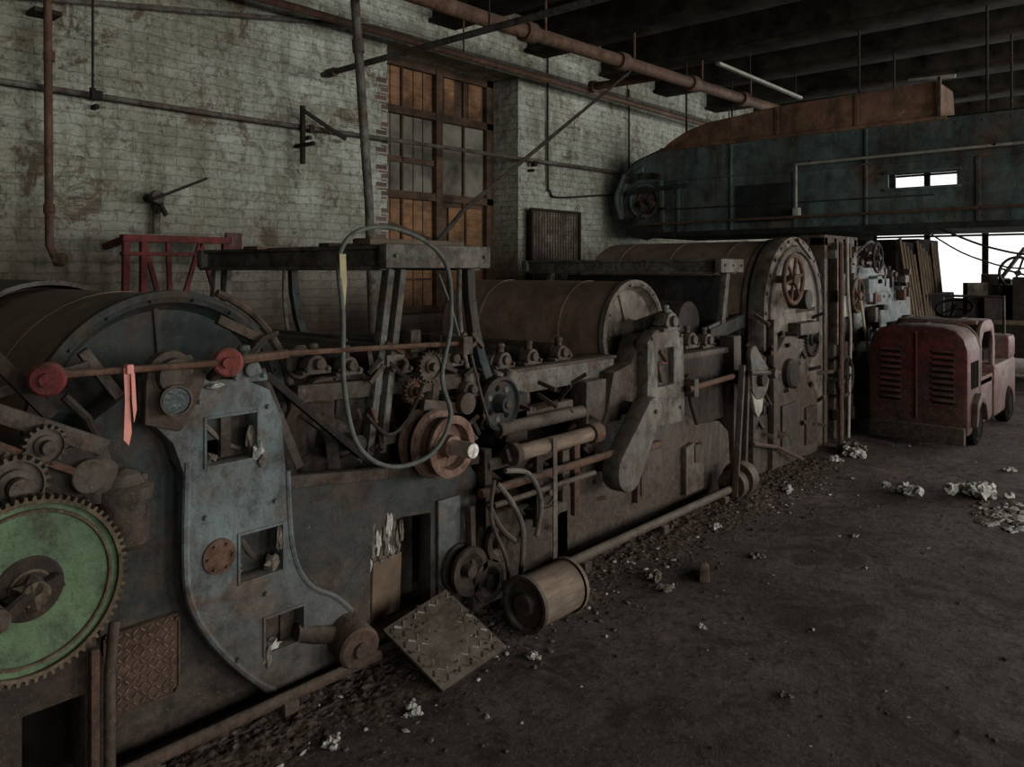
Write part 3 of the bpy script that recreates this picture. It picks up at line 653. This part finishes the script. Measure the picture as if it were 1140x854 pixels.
b.bx(3.05,3.2,2.72,2.82,.3,.95,'dark'); b.bx(3.7,3.9,2.7,2.82,.3,.95,'greybr')
b.tube([(2.66,2.55,.555),(3.74,2.55,.556)],.022,'rust',10); b.tube([(2.70,2.5,.50),(3.5,2.5,.50)],.014,'greybr',8)
b.cyl((2.88,2.52,.71),(3.50,2.52,.71),.040,'tan',20); b.cyl((2.84,2.52,.71),(2.88,2.52,.71),.055,'greybr'); b.cyl((3.48,2.52,.71),(3.56,2.52,.71),.055,'rust')
b.beam((2.84,2.52,.71),(2.90,2.75,.60),.04,.06,'greybr'); b.beam((3.54,2.52,.71),(3.54,2.75,.60),.04,.06,'greybr')
b.cyl((2.75,2.60,.66),(3.4,2.60,.66),.03,'greybr'); b.cyl((2.9,2.66,.80),(3.6,2.66,.80),.035,'greybr'); b.cyl((3.1,2.85,1.1),(3.1,3.0,1.1),.05,'cream')
for x in (3.12,3.35,3.62): bearing(b,x,2.84,1.12,.10,'greybr'); b.cyl((x,2.86,1.12),(x,4.3,1.12),.05,'dark')
for (x,z,r,k) in ((3.3,.85,.16,'drum2'),(3.75,1.0,.14,'greybr')): b.cyl((x,2.92,z),(x,4.4,z),r,k,28)
for x in (2.95,3.05): b.cyl((x,2.74,1.0),(x+.02,2.72,1.08),.03,'cream')
b.tube([(2.72,2.5,.60),(2.80,2.48,.50),(2.86,2.46,.35),(2.84,2.46,.12)],.013,'grey',8,smooth=5)
b.tube([(2.80,2.52,.64),(2.95,2.5,.60),(3.02,2.48,.45),(2.96,2.46,.30)],.013,'grey',8,smooth=5)
b.tube([(2.66,2.5,.52),(2.72,2.48,.40),(2.80,2.46,.32)],.013,'greybr',8,smooth=5)
b.tube([(2.70,2.5,.62),(2.66,2.48,.45),(2.74,2.46,.25),(2.78,2.48,.1)],.010,'greybr',8,smooth=5)
b.beam((3.08,2.55,.70),(3.08,2.55,.30),.03,.05,'dark'); b.beam((3.46,2.60,.66),(3.46,2.60,.26),.03,.05,'rust'); b.beam((3.38,2.62,.7),(3.38,2.62,.3),.04,.06,'greybr')
b.beam((2.75,2.62,.74),(2.75,2.6,.05),.05,.07,'dark'); b.beam((2.62,2.58,.5),(2.62,2.56,.02),.03,.04,'greybr')
for (x,z,r) in ((2.58,.22,.11),(2.70,.14,.10),(2.78,.30,.09)):
    b.lathe((x,2.62,z),(0,-1,0),[(0,0),(0,r),(.02,r),(.03,r-.03),(.06,r-.03),(.07,r),(.09,r),(.09,r-.03),(.05,.03),(.1,.03),(.1,0)],'dark',32)
b.box((3.2,2.72,.2),(.6,.08,.35),'dark'); b.box((3.25,2.64,.33),(.25,.10,.05),'greybr')
b.gear((3.22,2.62,.44),.09,24,.03,'greybr','dark',.01,.02)
for i in range(44):
    x=random.uniform(2.7,3.9); z=random.uniform(.25,1.0); b.beam((x,2.72,z),(x+random.uniform(-.12,.12),2.60+random.random()*.1,z+random.uniform(-.10,.10)),.014,.022,random.choice(['greybr','dark','rust','greybr','dark']),.002)
b.plate([[(4.75,.08),(4.75,.40),(4.86,.42),(5.0,.25),(5.0,.08)]],2.64,2.69,'cream',bev=.006)
b.bx(4.86,4.98,2.63,2.67,.28,.40,'greybr')
b.bx(4.15,4.45,2.64,2.69,.16,.50,'rust'); b.bx(4.18,4.42,2.63,2.65,.2,.46,'greybr')
b.tube([(4.62,2.55,.82),(5.25,2.55,.84)],.020,'rust',10); b.bx(4.66,4.72,2.53,2.7,.76,.88,'greybr')
b.tube([(4.72,2.62,.9),(4.78,2.62,.7),(4.86,2.62,.55)],.016,'dark')
b.bx(4.80,5.45,2.72,2.90,.5,.98,'dark'); b.bx(4.75,5.5,2.70,2.92,.98,1.02,'greybr')
b.cyl((5.05,2.95,1.12),(5.05,4.4,1.12),.12,'dark'); b.cyl((5.35,2.95,1.2),(5.35,4.5,1.2),.16,'dark')
bearing(b,5.05,2.8,1.1,.13,'greybr'); bearing(b,5.3,2.8,1.08,.12,'greybr')
b.tufts(2.7,5.5,300)
carding2 = b.done()

b = B('drive_strap')
b.plate([[(3.105,.03),(3.135,.03),(3.138,.4),(3.135,.755),(3.105,.755),(3.108,.4)]],2.470,2.476,'cream',bev=0); b.done(carding2)
b = B('wooden_bobbin_roll')
b.cyl((2.65,2.26,.126),(2.93,2.26,.126),.116,'tan',40); b.lathe((2.65,2.26,.126),(-1,0,0),[(0,.126),(.02,.126),(.02,.11),(.005,.10),(.005,.05),(.03,.045),(.03,0)],'greybr',40)
b.lathe((2.93,2.26,.126),(1,0,0),[(0,.126),(.02,.126),(.02,0)],'tan',40); b.done()
b = B('steel_tread_plate')
pv=[Vector(p) for p in ((2.06,2.17,.012),(2.48,2.22,.012),(2.42,2.53,.19),(2.04,2.50,.15))]
nrm=(pv[1]-pv[0]).cross(pv[3]-pv[0]).normalized()
tb=bmesh.new(); A=[tb.verts.new(p) for p in pv]; C=[tb.verts.new(p-nrm*.012) for p in pv]
tb.faces.new(A); tb.faces.new(C[::-1])
for i in range(4): tb.faces.new((A[i],C[i],C[(i+1)%4],A[(i+1)%4]))
bmesh.ops.recalc_face_normals(tb,faces=tb.faces); b.add(tb,'greybr',.003)
for i in range(11):
    for j in range(8):
        u=(i+.7)/11.4; v=(j+.7)/8.4
        p=pv[0].lerp(pv[1],u).lerp(pv[3].lerp(pv[2],u),v)+nrm*.002
        d=(pv[1]-pv[0]).normalized(); e=nrm.cross(d)
        w=(d+e if (i+j)%2 else d-e).normalized()*.015
        b.beam(p-w,p+w,.006,.008,'pale' if (i*j)%3 else 'cream',0)
for i in range(30):
    u,v=random.random(),random.random(); p=pv[0].lerp(pv[1],u).lerp(pv[3].lerp(pv[2],u),v); b.blob(p+nrm*.003,(.01*random.uniform(.5,1.4),.01,.004),'rubble',1,.6)
b.done()
b = B('floor_rail_pipe')
b.tube([(.88,2.50,.055),(2.02,2.50,.055)],.022,'rust',12); b.tube([(3.2,2.50,.075),(5.15,2.50,.075)],.026,'cream',12)
b.tube([(1.0,2.58,.02),(5.0,2.58,.02)],.018,'dark',8)
b.cyl((5.12,2.50,.10),(5.2,2.50,.10),.10,'greybr'); b.cyl((5.22,2.50,.12),(5.32,2.50,.12),.12,'greybr')
for x in (1.1,1.6,3.4,4.2,5.0): b.box((x,2.50,.025),(.06,.07,.05),'greybr')
b.done()

# ------------------------------------------------------------------ third machine
b = B('carding_machine')
drum(b, 6.66, 1.25, .60, 2.84, 4.45, 'drum', 'cream', bands=3)
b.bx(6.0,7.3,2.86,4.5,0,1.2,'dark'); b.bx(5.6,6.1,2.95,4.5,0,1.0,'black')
arcp=[(6.66+.63*math.cos(math.radians(a)),1.25+.63*math.sin(math.radians(a))) for a in range(0,181,9)]
b.plate([[(6.03,.0)]+[(7.29,.0)]+arcp],2.66,2.80,'cream',bev=.008)
b.plate([[(6.05,.0),(7.0,0),(7.0,.5),(6.8,.72),(6.75,1.0),(6.3,1.05),(6.1,.9)]],2.60,2.68,'greybr',bev=.008)
b.lathe((6.66,2.66,1.25),(0,-1,0),[(0,.56),(.02,.55),(.02,.50),(0,.49)],'greybr',56)
b.bolts([(6.66+.6*math.cos(math.radians(a)),1.25+.6*math.sin(math.radians(a))) for a in range(0,181,15)],2.66,.014,'greybr')
b.bx(6.2,6.5,2.58,2.62,.15,.5,'teal'); b.bx(6.7,6.95,2.58,2.61,.1,.42,'dark')
b.lathe((6.35,2.56,.75),(0,-1,0),[(-.1,.12),(.0,.12),(.02,.10),(.02,0)],'dark',28)
b.wheel((6.22,2.50,1.52),(0,1,0),.19,'rust',.018,6,.05); b.cyl((6.22,2.5,1.52),(6.22,2.7,1.52),.03,'rust')
b.cyl((6.55,2.5,1.35),(6.55,2.7,1.35),.08,'dark'); b.bx(6.5,6.9,2.55,2.66,1.05,1.15,'greybr'); b.beam((6.5,2.58,1.85),(6.8,2.58,1.7),.025,.025,'grey')
b.gear((6.85,2.6,1.0),.16,30,.05,'dark','dark',.02,.04)
b.beam((6.1,2.62,1.2),(6.1,2.62,.3),.05,.07,'greybr')
b.plate([stadium(5.42,.98,.07,5.52,.80,.15)],2.46,2.50,'grey',bev=.01)
b.plate([[(5.38,.76),(5.62,.76),(5.57,.56),(5.50,.52),(5.45,.57)]],2.47,2.50,'pale',bev=.01)
b.cyl((5.50,2.42,.80),(5.50,2.7,.80),.05,'dark'); b.cyl((5.66,2.40,.83),(5.66,2.7,.83),.035,'greybr'); b.tube([(5.3,2.44,.87),(5.8,2.44,.82)],.018,'greybr')
b.beam((5.30,2.5,.92),(5.10,2.46,.03),.04,.04,'greybr'); b.beam((5.38,2.5,.92),(5.32,2.5,.1),.04,.03,'greybr')
b.bx(5.5,5.62,2.66,2.78,0,1.1,'greybr'); b.bx(5.55,6.05,2.64,2.76,.0,.45,'dark'); b.bx(5.7,5.82,2.6,2.7,.1,.55,'teal')
b.tube([(5.6,2.56,.3),(6.05,2.56,.2),(6.4,2.5,.05)],.016,'rust')
b.beam((5.45,2.85,1.1),(6.1,2.85,1.2),.06,.10,'teal')
b.bx(5.86,5.9,2.9,4.5,.95,1.55,'teal')
for i in range(30):
    x=random.uniform(5.55,7.2); z=random.uniform(.2,1.3); b.beam((x,2.68,z),(x+random.uniform(-.16,.16),2.56,z+random.uniform(-.14,.14)),.02,.03,random.choice(['greybr','dark','rust','greybr','dark']),.002)
b.tufts(5.5,7.3,160)
carding3 = b.done()
def legs2(b, k):
    for y in (2.85, 4.6):
        b.beam((5.75, y, 1.58), (5.52, y, .55), .05, .06, k); b.beam((5.72,y,1.2),(5.45,y,1.15),.03,.04,k)
        b.beam((5.52,y,.56),(5.52,y,0),.05,.06,k)
gantry('roller_support_gantry', 5.55, 5.83, 2.82, 4.75, 1.66, 'grey', legs2, carding3)

# ------------------------------------------------------------------ fourth: feed hopper and next machine
b = B('fiber_feed_hopper')
b.bx(7.42,8.2,2.85,4.4,0,1.75,'dark')
for x,w in ((7.38,.08),(7.62,.07),(7.86,.07),(8.18,.09)): b.bx(x-w/2,x+w/2,2.66,2.80,0,1.9,'greybr')
b.bx(7.34,8.24,2.66,2.9,1.82,1.92,'greybr'); b.bx(7.4,8.2,2.72,2.82,.95,1.1,'teal'); b.bx(7.4,8.2,2.72,2.82,.35,.5,'greybr'); b.bx(7.4,7.9,2.74,2.86,.5,1.8,'dark')
b.bx(7.5,7.53,2.60,2.66,.9,1.85,'cream'); b.bx(7.68,7.80,2.60,2.66,1.15,1.35,'paper'); b.tube([(7.7,2.58,1.9),(7.72,2.58,1.4),(7.8,2.58,1.0),(7.7,2.56,.5),(7.5,2.5,.05)],.014,'pale',8,smooth=4)
b.tube([(7.45,2.55,1.85),(7.45,2.55,.0)],.022,'piper'); b.tube([(8.0,2.55,1.3),(8.1,2.5,.7),(8.3,2.48,.4)],.012,'yel',8,smooth=4)
b.wheel((7.95,2.56,1.35),(0,1,0),.16,'rust',.015,5,.04); b.wheel((7.6,2.56,.6),(0,1,0),.18,'dark',.02,5,.04)
b.cyl((7.95,2.56,1.35),(7.95,2.8,1.35),.02,'dark'); b.cyl((7.6,2.56,.6),(7.6,2.8,.6),.02,'dark')
for i in range(16): b.box((7.4+random.random()*.75,2.63,.2+random.random()*1.6),(.03+random.random()*.10,.08,.03+random.random()*.14),random.choice(['greybr','grey','dark','rust']))
b.done()
b = B('carding_machine')
b.bx(8.55,10.4,2.95,4.4,0,1.3,'dark')
b.plate([[(8.5,0),(8.5,1.5),(8.6,1.62),(9.4,1.62),(9.5,1.4),(10.3,1.4),(10.45,1.25),(10.45,0)],[(8.75,.9),(8.75,1.2),(9.15,1.2),(9.15,.9)],[(9.5,.5),(9.5,1.0),(10.1,1.0),(10.1,.5)]],2.75,2.92,'blue',bev=.01)
drum(b,9.3,1.45,.4,2.98,4.35,'dark','teal',bands=1)
b.bx(8.6,9.3,2.66,2.76,1.35,1.5,'blue'); b.wheel((8.75,2.62,1.72),(0,1,0),.15,'dark',.014,5,.03); b.cyl((8.75,2.6,1.72),(8.75,2.85,1.72),.02,'dark')
for (x,z) in ((8.7,1.6),(9.05,1.65),(9.5,1.5),(9.9,1.45)): bearing(b,x,2.84,z+.08,.16,'greybr')
b.tube([(8.6,2.8,1.75),(8.9,2.75,1.9),(9.3,2.8,1.82),(9.8,2.85,1.6)],.016,'greybr',8,smooth=4)
for i in range(30): b.box((8.6+random.random()*1.7,2.70,.3+random.random()*1.3),(.05+random.random()*.12,.08,.04+random.random()*.12),random.choice(['greybr','blue','dark','rust','dark']))
b.bolts([(8.6+i*.2,1.3) for i in range(9)],2.75,.018,'cream')
b.bx(9.9,10.45,3.1,4.3,1.3,1.95,'black',.02)  # black block added on top to cover more of the bright window
b.done()

# ------------------------------------------------------------------ overhead duct
b = B('overhead_conveyor_duct')
XD=8.0
OL=[(-1.6,1.98),(5.0,1.98),(5.2,2.05),(5.33,2.22),(5.38,2.5),(5.32,2.72),(5.12,2.88),(4.8,2.98),(-1.6,3.0)]
hole=[(1.72,2.37),(1.72,2.50),(2.30,2.50),(2.30,2.37)]
circ=[(4.98+.17*math.cos(-a),2.40+.17*math.sin(-a)) for a in [2*math.pi*i/24 for i in range(24)]]
b.plate([OL,hole,circ],XD,XD+.02,'duct',axis='X',bev=0)
b.plate([OL,[(1.2,2.2),(1.2,2.9),(2.6,2.9),(2.6,2.2)]],XD+1.3,XD+1.32,'duct',axis='X',bev=0)
for p,q in zip(OL,OL[1:]+OL[:1]):
    b.beam((XD+.66,p[0],p[1]),(XD+.66,q[0],q[1]),1.32,.015,'ductd',0)
HL=[(1.86,3.0),(4.80,2.98),(4.66,3.08),(4.45,3.18),(4.2,3.24),(3.4,3.31),(1.88,3.34)]
b.plate([HL],XD+.02,XD+.62,'ductr',axis='X',bev=.03)
b.bx(XD-.02,XD+.02,1.80,4.78,2.965,3.0,'ductr'); b.beam((XD-.01,1.86,3.0),(XD-.01,1.86,3.36),.03,.04,'greybr'); b.beam((XD+.1,1.75,3.37),(XD+.1,2.15,3.39),.03,.03,'pale')
for y in (2.6,3.4): b.bx(XD+.01,XD+.025,y-.02,y+.02,3.0,3.3,'ductr',.003)
for y in (-1,1.0,2.5,3.9): b.bx(XD-.018,XD+.005,y-.012,y+.012,1.99,2.96,'duct',.004)
for y in (.0,1.55,3.2,4.55): b.bx(XD-.012,XD+.005,y-.02,y+.02,1.99,2.60,'duct',.004)
b.bx(XD-.04,XD+.005,-1.6,5.0,1.97,2.03,'ductd'); b.bx(XD-.02,XD+.005,-1.6,5.05,2.605,2.625,'duct'); b.bx(XD-.02,XD+.005,1.9,4.6,2.28,2.295,'ductd')
b.bx(XD-.02,XD,1.68,2.34,2.50,2.53,'duct'); b.bx(XD-.02,XD,1.68,2.34,2.34,2.37,'duct')
b.bx(XD-.006,XD,3.25,3.85,2.1,2.5,'ductd'); b.bx(XD-.006,XD,.2,.9,2.1,2.5,'duct')
for i in range(30):
    for z in (2.93,2.08): b.lathe((XD,-1.5+i*.215,z),(-1,0,0),[(0,.010),(.006,.008),(.008,0)],'duct',8)
b.tube([(XD-.03,4.98+.19*math.cos(a),2.40+.19*math.sin(a)) for a in [2*math.pi*i/28 for i in range(28)]],.018,'duct',8,closed=True)
b.wheel((XD+.03,4.98,2.40),(1,0,0),.13,'rust',.02,5,.04); b.cyl((XD-.05,4.98,2.4),(XD+.5,4.98,2.4),.03,'dark')
b.tube([(XD-.02,5.3,2.2),(XD-.05,5.36,2.45),(XD-.02,5.25,2.74)],.03,'duct',8,smooth=4)
b.plate([[(5.0,2.80),(5.34,2.66),(5.42,2.45),(5.36,2.2),(5.28,2.22),(5.30,2.45),(5.22,2.62),(5.0,2.70)]],XD-.035,XD,'duct',axis='X',bev=.006)
b.plate([[(4.7,2.02),(4.95,1.94),(5.22,2.0),(5.32,2.2),(5.22,2.22),(5.1,2.1),(4.75,2.12)]],XD-.03,XD,'ductd',axis='X',bev=.006)
b.beam((XD-.06,4.4,2.55),(XD-.06,5.2,2.5),.03,.05,'ductd'); b.beam((XD-.05,4.75,2.62),(XD-.05,4.72,2.1),.03,.05,'duct')
for i in range(10): b.box((XD-.04,random.uniform(4.7,5.25),random.uniform(2.15,2.7)),(.05,random.uniform(.04,.12),random.uniform(.03,.08)),random.choice(['ductd','duct','dark','rust']),rot=(random.uniform(-.6,.6),0,0))
b.tube([(XD-.12,3.15,2.66),(XD-.12,-1.6,2.70)],.014,'pale',8); b.tube([(XD-.10,3.15,2.66),(XD-.10,3.15,2.16)],.014,'pale',8); b.box((XD-.08,3.15,2.18),(.08,.06,.09),'paper')
b.tube([(XD-.12,4.9,2.12),(XD-.12,-1.6,2.16)],.014,'piper',8)
for y in (3.0,1.4,0): b.bx(XD-.14,XD,y-.01,y+.01,2.67,2.69,'dark',0)
for y in (4.5,2.6,1.5,-.6):
    for x in (8.1,9.25): b.tube([(x,y,2.98),(x,y,HZ)],.012,'dark',8)
b.tube([(XD+.2,1.9,1.98),(XD+.2,1.5,1.80),(XD+.2,1.1,1.74),(XD+.2,.7,1.98)],.01,'dark',8,smooth=5)
b.tube([(XD+.5,2.1,1.98),(XD+.5,1.7,1.72),(XD+.5,1.2,1.62),(XD+.5,.7,1.98)],.008,'dark',8,smooth=5)
b.done()

# ------------------------------------------------------------------ red tow tractor
b = B('red_tow_tractor')
x0,y0,y1=7.86,1.60,2.44
def cowl(xa,xb,z1,k,inset=0,z0=.12):
    L=[(y0+inset,z0),(y0+inset,z1-.22),(y0+inset+.03,z1-.11),(y0+inset+.10,z1-.035),(y0+inset+.2,z1-.008),((y0+y1)/2,z1),(y1-inset-.2,z1-.008),(y1-inset-.10,z1-.035),(y1-inset-.03,z1-.11),(y1-inset,z1-.22),(y1-inset,z0)]
    b.plate([L],xa,xb,k,axis='X',bev=.04)
cowl(x0,8.36,1.09,'red'); cowl(8.34,8.40,1.11,'rust')
b.bx(8.38,9.0,y0+.02,y1-.04,.14,.58,'redw',.03)
AL=[(8.40,.5),(8.40,.92),(8.46,1.04),(8.60,1.11),(8.95,1.11),(9.06,1.05),(9.12,.9),(9.12,.5)]
b.plate([AL,[(8.52,.58),(9.02,.58),(9.02,.92),(8.94,1.0),(8.62,1.0),(8.52,.92)]],y0+.02,y0+.06,'redw',bev=.01)
b.plate([AL],y1-.10,y1-.06,'redw',bev=.01)
b.bx(8.50,9.05,y0+.06,y1-.1,1.075,1.11,'redw'); b.bx(8.42,8.5,y0+.06,y1-.1,.5,1.0,'black')
b.bx(9.0,10.1,y0,y1,.14,.66,'redw',.04); b.bx(9.75,10.1,y0,y1,.64,.90,'redw',.05); b.bx(9.3,9.7,y0+.15,y1-.15,.66,.78,'black',.04); b.bx(9.68,9.76,y0+.15,y1-.15,.74,1.05,'black',.04)
b.tube([(8.9,2.0,1.05),(9.08,1.98,1.18)],.02,'black'); b.wheel((9.1,1.98,1.20),(-.6,0,1),.17,'black',.014,3,.03)
for yc in (1.80,2.24):
    for i in range(9):
        z=.42+i*.055; b.box((x0-.005,yc,z),(.018,.18,.018),'red',rot=(0,.5,0),bev=.003); b.box((x0-.002,yc,z-.02),(.008,.17,.016),'black',bev=0)
b.tube([(x0-.006,2.02,.25),(x0-.006,2.02,1.02),(x0+.05,2.02,1.07),(8.34,2.02,1.09)],.010,'red',8)
b.bx(x0-.05,x0+.02,y0+.02,y1-.02,.04,.20,'dark',.02)
for i in range(6): b.box((7.98+i*.05,y0-.003,.65),(.018,.010,.24),'black',bev=0)
for x in (8.2,9.7):
    for y in (y0-.02,y1-.12):
        b.lathe((x,y,.19),(0,1,0),[(0,0),(0,.10),(.02,.12),(.0,.16),(.02,.19),(.12,.19),(.14,.16),(.12,.12),(.14,0)],'black',32)
b.plate([[(7.95,.2),(8.0,.40),(8.14,.48),(8.30,.46),(8.43,.38),(8.48,.2),(8.42,.2),(8.35,.35),(8.2,.40),(8.07,.35),(8.02,.2)]],y0-.05,y0+.02,'red')
b.tube([(10.05,1.7,.88),(10.05,1.7,1.3),(10.05,2.3,1.3),(10.05,2.3,.88)],.018,'dark')
b.done()

# ------------------------------------------------------------------ back things
b = B('red_metal_rack')
yb=5.15
for z,h in ((1.80,.045),(1.70,.025)): b.bx(2.10,2.84,yb-.03,yb+.03,z-h/2,z+h/2,'redr')
for x in (2.13,2.24,2.80): b.beam((x,yb,1.8),(x-.02,yb,0),.04,.04,'redr')
for xa,xb in ((2.24,2.40),(2.40,2.42),(2.62,2.44),(2.62,2.80)): b.beam((xa,yb,1.78),(xb,yb,1.2),.025,.03,'redr')
b.bx(2.10,2.82,yb-.02,yb+.02,1.18,1.23,'redr'); b.beam((2.14,yb,1.8),(2.14,5.5,1.75),.04,.04,'redr'); b.bx(2.10,2.82,yb-.02,yb+.02,.35,.40,'redr')
b.bx(2.84,2.96,5.2,5.23,1.66,1.86,'redw'); b.beam((2.84,5.18,1.76),(2.80,5.18,1.76),.03,.03,'redr')
b.done()
b = B('timber_and_screen_blocks')
b.bx(11.2,13.8,3.0,5.0,0,1.25,'black',.02); b.bx(11.3,12.5,3.15,4.6,1.25,1.98,'black',.02); b.bx(12.6,13.7,3.2,4.9,1.25,2.05,'black',.02)  # added black blocks that screen off part of the bright far window
for i in range(13): b.beam((10.95+i*.20,2.86+i*.015,.75),(11.15+i*.21,3.08+i*.012,2.0-.05*(i%5)),.03,.09,'wood' if i%2 else 'card')
b.done()
b = B('cluttered_workbench')
b.bx(12.3,14.3,1.3,2.7,.86,.92,'wood')
for x in (12.4,14.2):
    for y in (1.4,2.6): b.bx(x-.04,x+.04,y-.04,y+.04,0,.86,'dark')
b.bx(12.4,14.2,1.4,2.6,.2,.24,'wood')
for i in range(34):
    s=(.15+random.random()*.25,.12+random.random()*.2,.1+random.random()*.55); b.box((12.5+random.random()*1.6,1.45+random.random()*1.1,.92+s[2]/2),s,random.choice(['dark','greybr','cream','dark','rust']),rot=(0,0,random.random()))
b.tube([(12.6,2.3,.92),(12.9,2.2,1.5),(13.3,2.0,1.9)],.03,'dark'); b.wheel((12.8,2.0,1.55),(1,.3,0),.22,'dark',.02,4,.04)
b.done()
b = B('storage_drum')
for (x,y) in ((12.4,.6),(13.2,.2)):
    b.lathe((x,y,0),(0,0,1),[(0,0),(0,.28),(.02,.29),(.3,.28),(.31,.295),(.33,.28),(.6,.28),(.61,.295),(.63,.28),(.88,.28),(.9,.29),(.88,.26),(.88,0)],'dark',32)
b.done()

# ------------------------------------------------------------------ debris
def chunks(name, n, f, mats, smin, smax):
    b = B(name)
    for _ in range(n):
        x, y = f(); s = smin+(smax-smin)*random.random()**4
        tb = bmesh.new(); bmesh.ops.create_icosphere(tb, subdivisions=1, radius=1)
        ex = random.uniform(.6,2.0)
        for v in tb.verts: v.co = Vector((v.co.x*s*random.uniform(.5,1.4)*ex, v.co.y*s*random.uniform(.5,1.4), v.co.z*s*random.uniform(.3,.7)))
        R = Euler((0,0,random.random()*6)).to_matrix()
        for v in tb.verts: v.co = R @ v.co + Vector((x, y, s*.2))
        b.add(tb, random.choice(mats))
    b.done(FLOOR)
chunks('floor_debris', 2800, lambda: (random.uniform(.6,6.5), 2.48-abs(random.gauss(0,.22))), ['rubble','rubble','rubble','drift','drift','lintd','lint'], .002, .014)
chunks('floor_debris', 2600, lambda: (random.uniform(.8,9.5), random.uniform(-1.5,2.4)), ['rubble','rubble','drift','lintd','lintd','lint'], .0015, .011)
b = B('dust_drift')
tb=bmesh.new(); nx,ny=620,66; V=[]
for i in range(nx):
    row=[]
    for j in range(ny):
        x=.5+i*6.2/(nx-1); y=2.02+j*.60/(ny-1); u=j/(ny-1)
        e=min(1,max(0,(u-.15-.4*abs(noise.noise(Vector((x*1.3,3,0)))))*2.0))
        p=Vector((x*2.3,y*2.3,0)); rp=Vector((x*1.7+y*2.9,y*1.7-x*2.9,4))
        h=e*(.008+.022*max(0,noise.noise(p)+.25)+.007*noise.noise(rp*3.1)+.008*noise.noise(rp*7.3)+.007*noise.noise(rp*17)+.004*random.uniform(-1,1))-.004
        row.append(tb.verts.new((x,y,max(-.006,h))))
    V.append(row)
for i in range(nx-1):
    for j in range(ny-1): tb.faces.new((V[i][j],V[i+1][j],V[i+1][j+1],V[i][j+1]))
b.add(tb,'drift'); b.done(FLOOR)
b = B('cotton_lint_clump')
for (x,y,s,k) in ((6.1,1.62,.09,'lint'),(6.33,1.27,.11,'lint'),(6.44,1.20,.09,'lint'),(3.55,2.15,.045,'lintd'),(3.45,2.05,.04,'lintd'),(7.0,2.3,.08,'lint'),(7.2,2.38,.09,'lintd'),(6.7,2.35,.05,'lint'),(2.9,1.2,.02,'lintd'),(4.9,1.6,.02,'lint'),(1.9,2.15,.03,'lint'),(1.6,2.22,.03,'lint'),(4.2,1.9,.03,'lintd'),(1.25,2.3,.03,'lintd'),(5.6,2.3,.04,'lint'),(4.5,2.3,.03,'lint'),(2.5,2.1,.025,'lint'),(3.2,1.7,.02,'lint'),(7.3,1.2,.04,'lint'),(6.8,.9,.03,'lint')):
    b.fluff((x,y,0),s,k,16)
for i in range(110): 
    a=random.random()*6.3; r=random.random()*.38; s=random.uniform(.008,.03); b.blob((5.98+r*math.cos(a),.98+r*.6*math.sin(a),.003),(s*1.6,s,.005),'lint' if i%2 else 'lintd',2,.7,11)  # flat pale flecks strewn in an oval on the floor
b.done()
b = B('wood_offcut')
b.box((3.75,1.98,.02),(.20,.05,.03),'wood',rot=(0,0,.5)); b.done()

# ------------------------------------------------------------------ lights
def area(name, loc, rot, sx, sy, e, col=(1,1,1)):
    l = bpy.data.lights.new(name, 'AREA'); l.shape = 'RECTANGLE'; l.size = sx; l.size_y = sy; l.energy = e; l.color = col
    o = bpy.data.objects.new(name, l); o.location = loc; o.rotation_euler = rot; scene.collection.objects.link(o)
for i, (x, e) in enumerate(((-3.5+1, 110),(1,125),(4.5,215),(8,320),(11.5,250))):
    area('window_daylight', (x, -6.95, 2.3), (math.radians(90),0,0), 1.9, 2.5, e, (1,.975,.92))
area('window_daylight', (16.9, 3.2, 2.25), (0, math.radians(90), 0), 2.4, 3.9, 45, (.96,.98,1))
area('window_daylight', (16.9, -3.2, 2.25), (0, math.radians(90), 0), 2.4, 4.4, 500, (1,.98,.95))
w = bpy.data.worlds.new('World'); scene.world = w; w.use_nodes = True
w.node_tree.nodes['Background'].inputs[0].default_value = (.8,.9,1,1); w.node_tree.nodes['Background'].inputs[1].default_value = .6

# ------------------------------------------------------------------ camera
cam = bpy.data.cameras.new('camera'); co = bpy.data.objects.new('camera', cam); scene.collection.objects.link(co)
cam.sensor_width = 36; cam.lens = 880/1140*36; cam.shift_y = -127/1140
co.location = (0,0,1.6); co.rotation_euler = (math.radians(90), 0, math.radians(-48.5))
cam.clip_start = .05
scene.camera = co
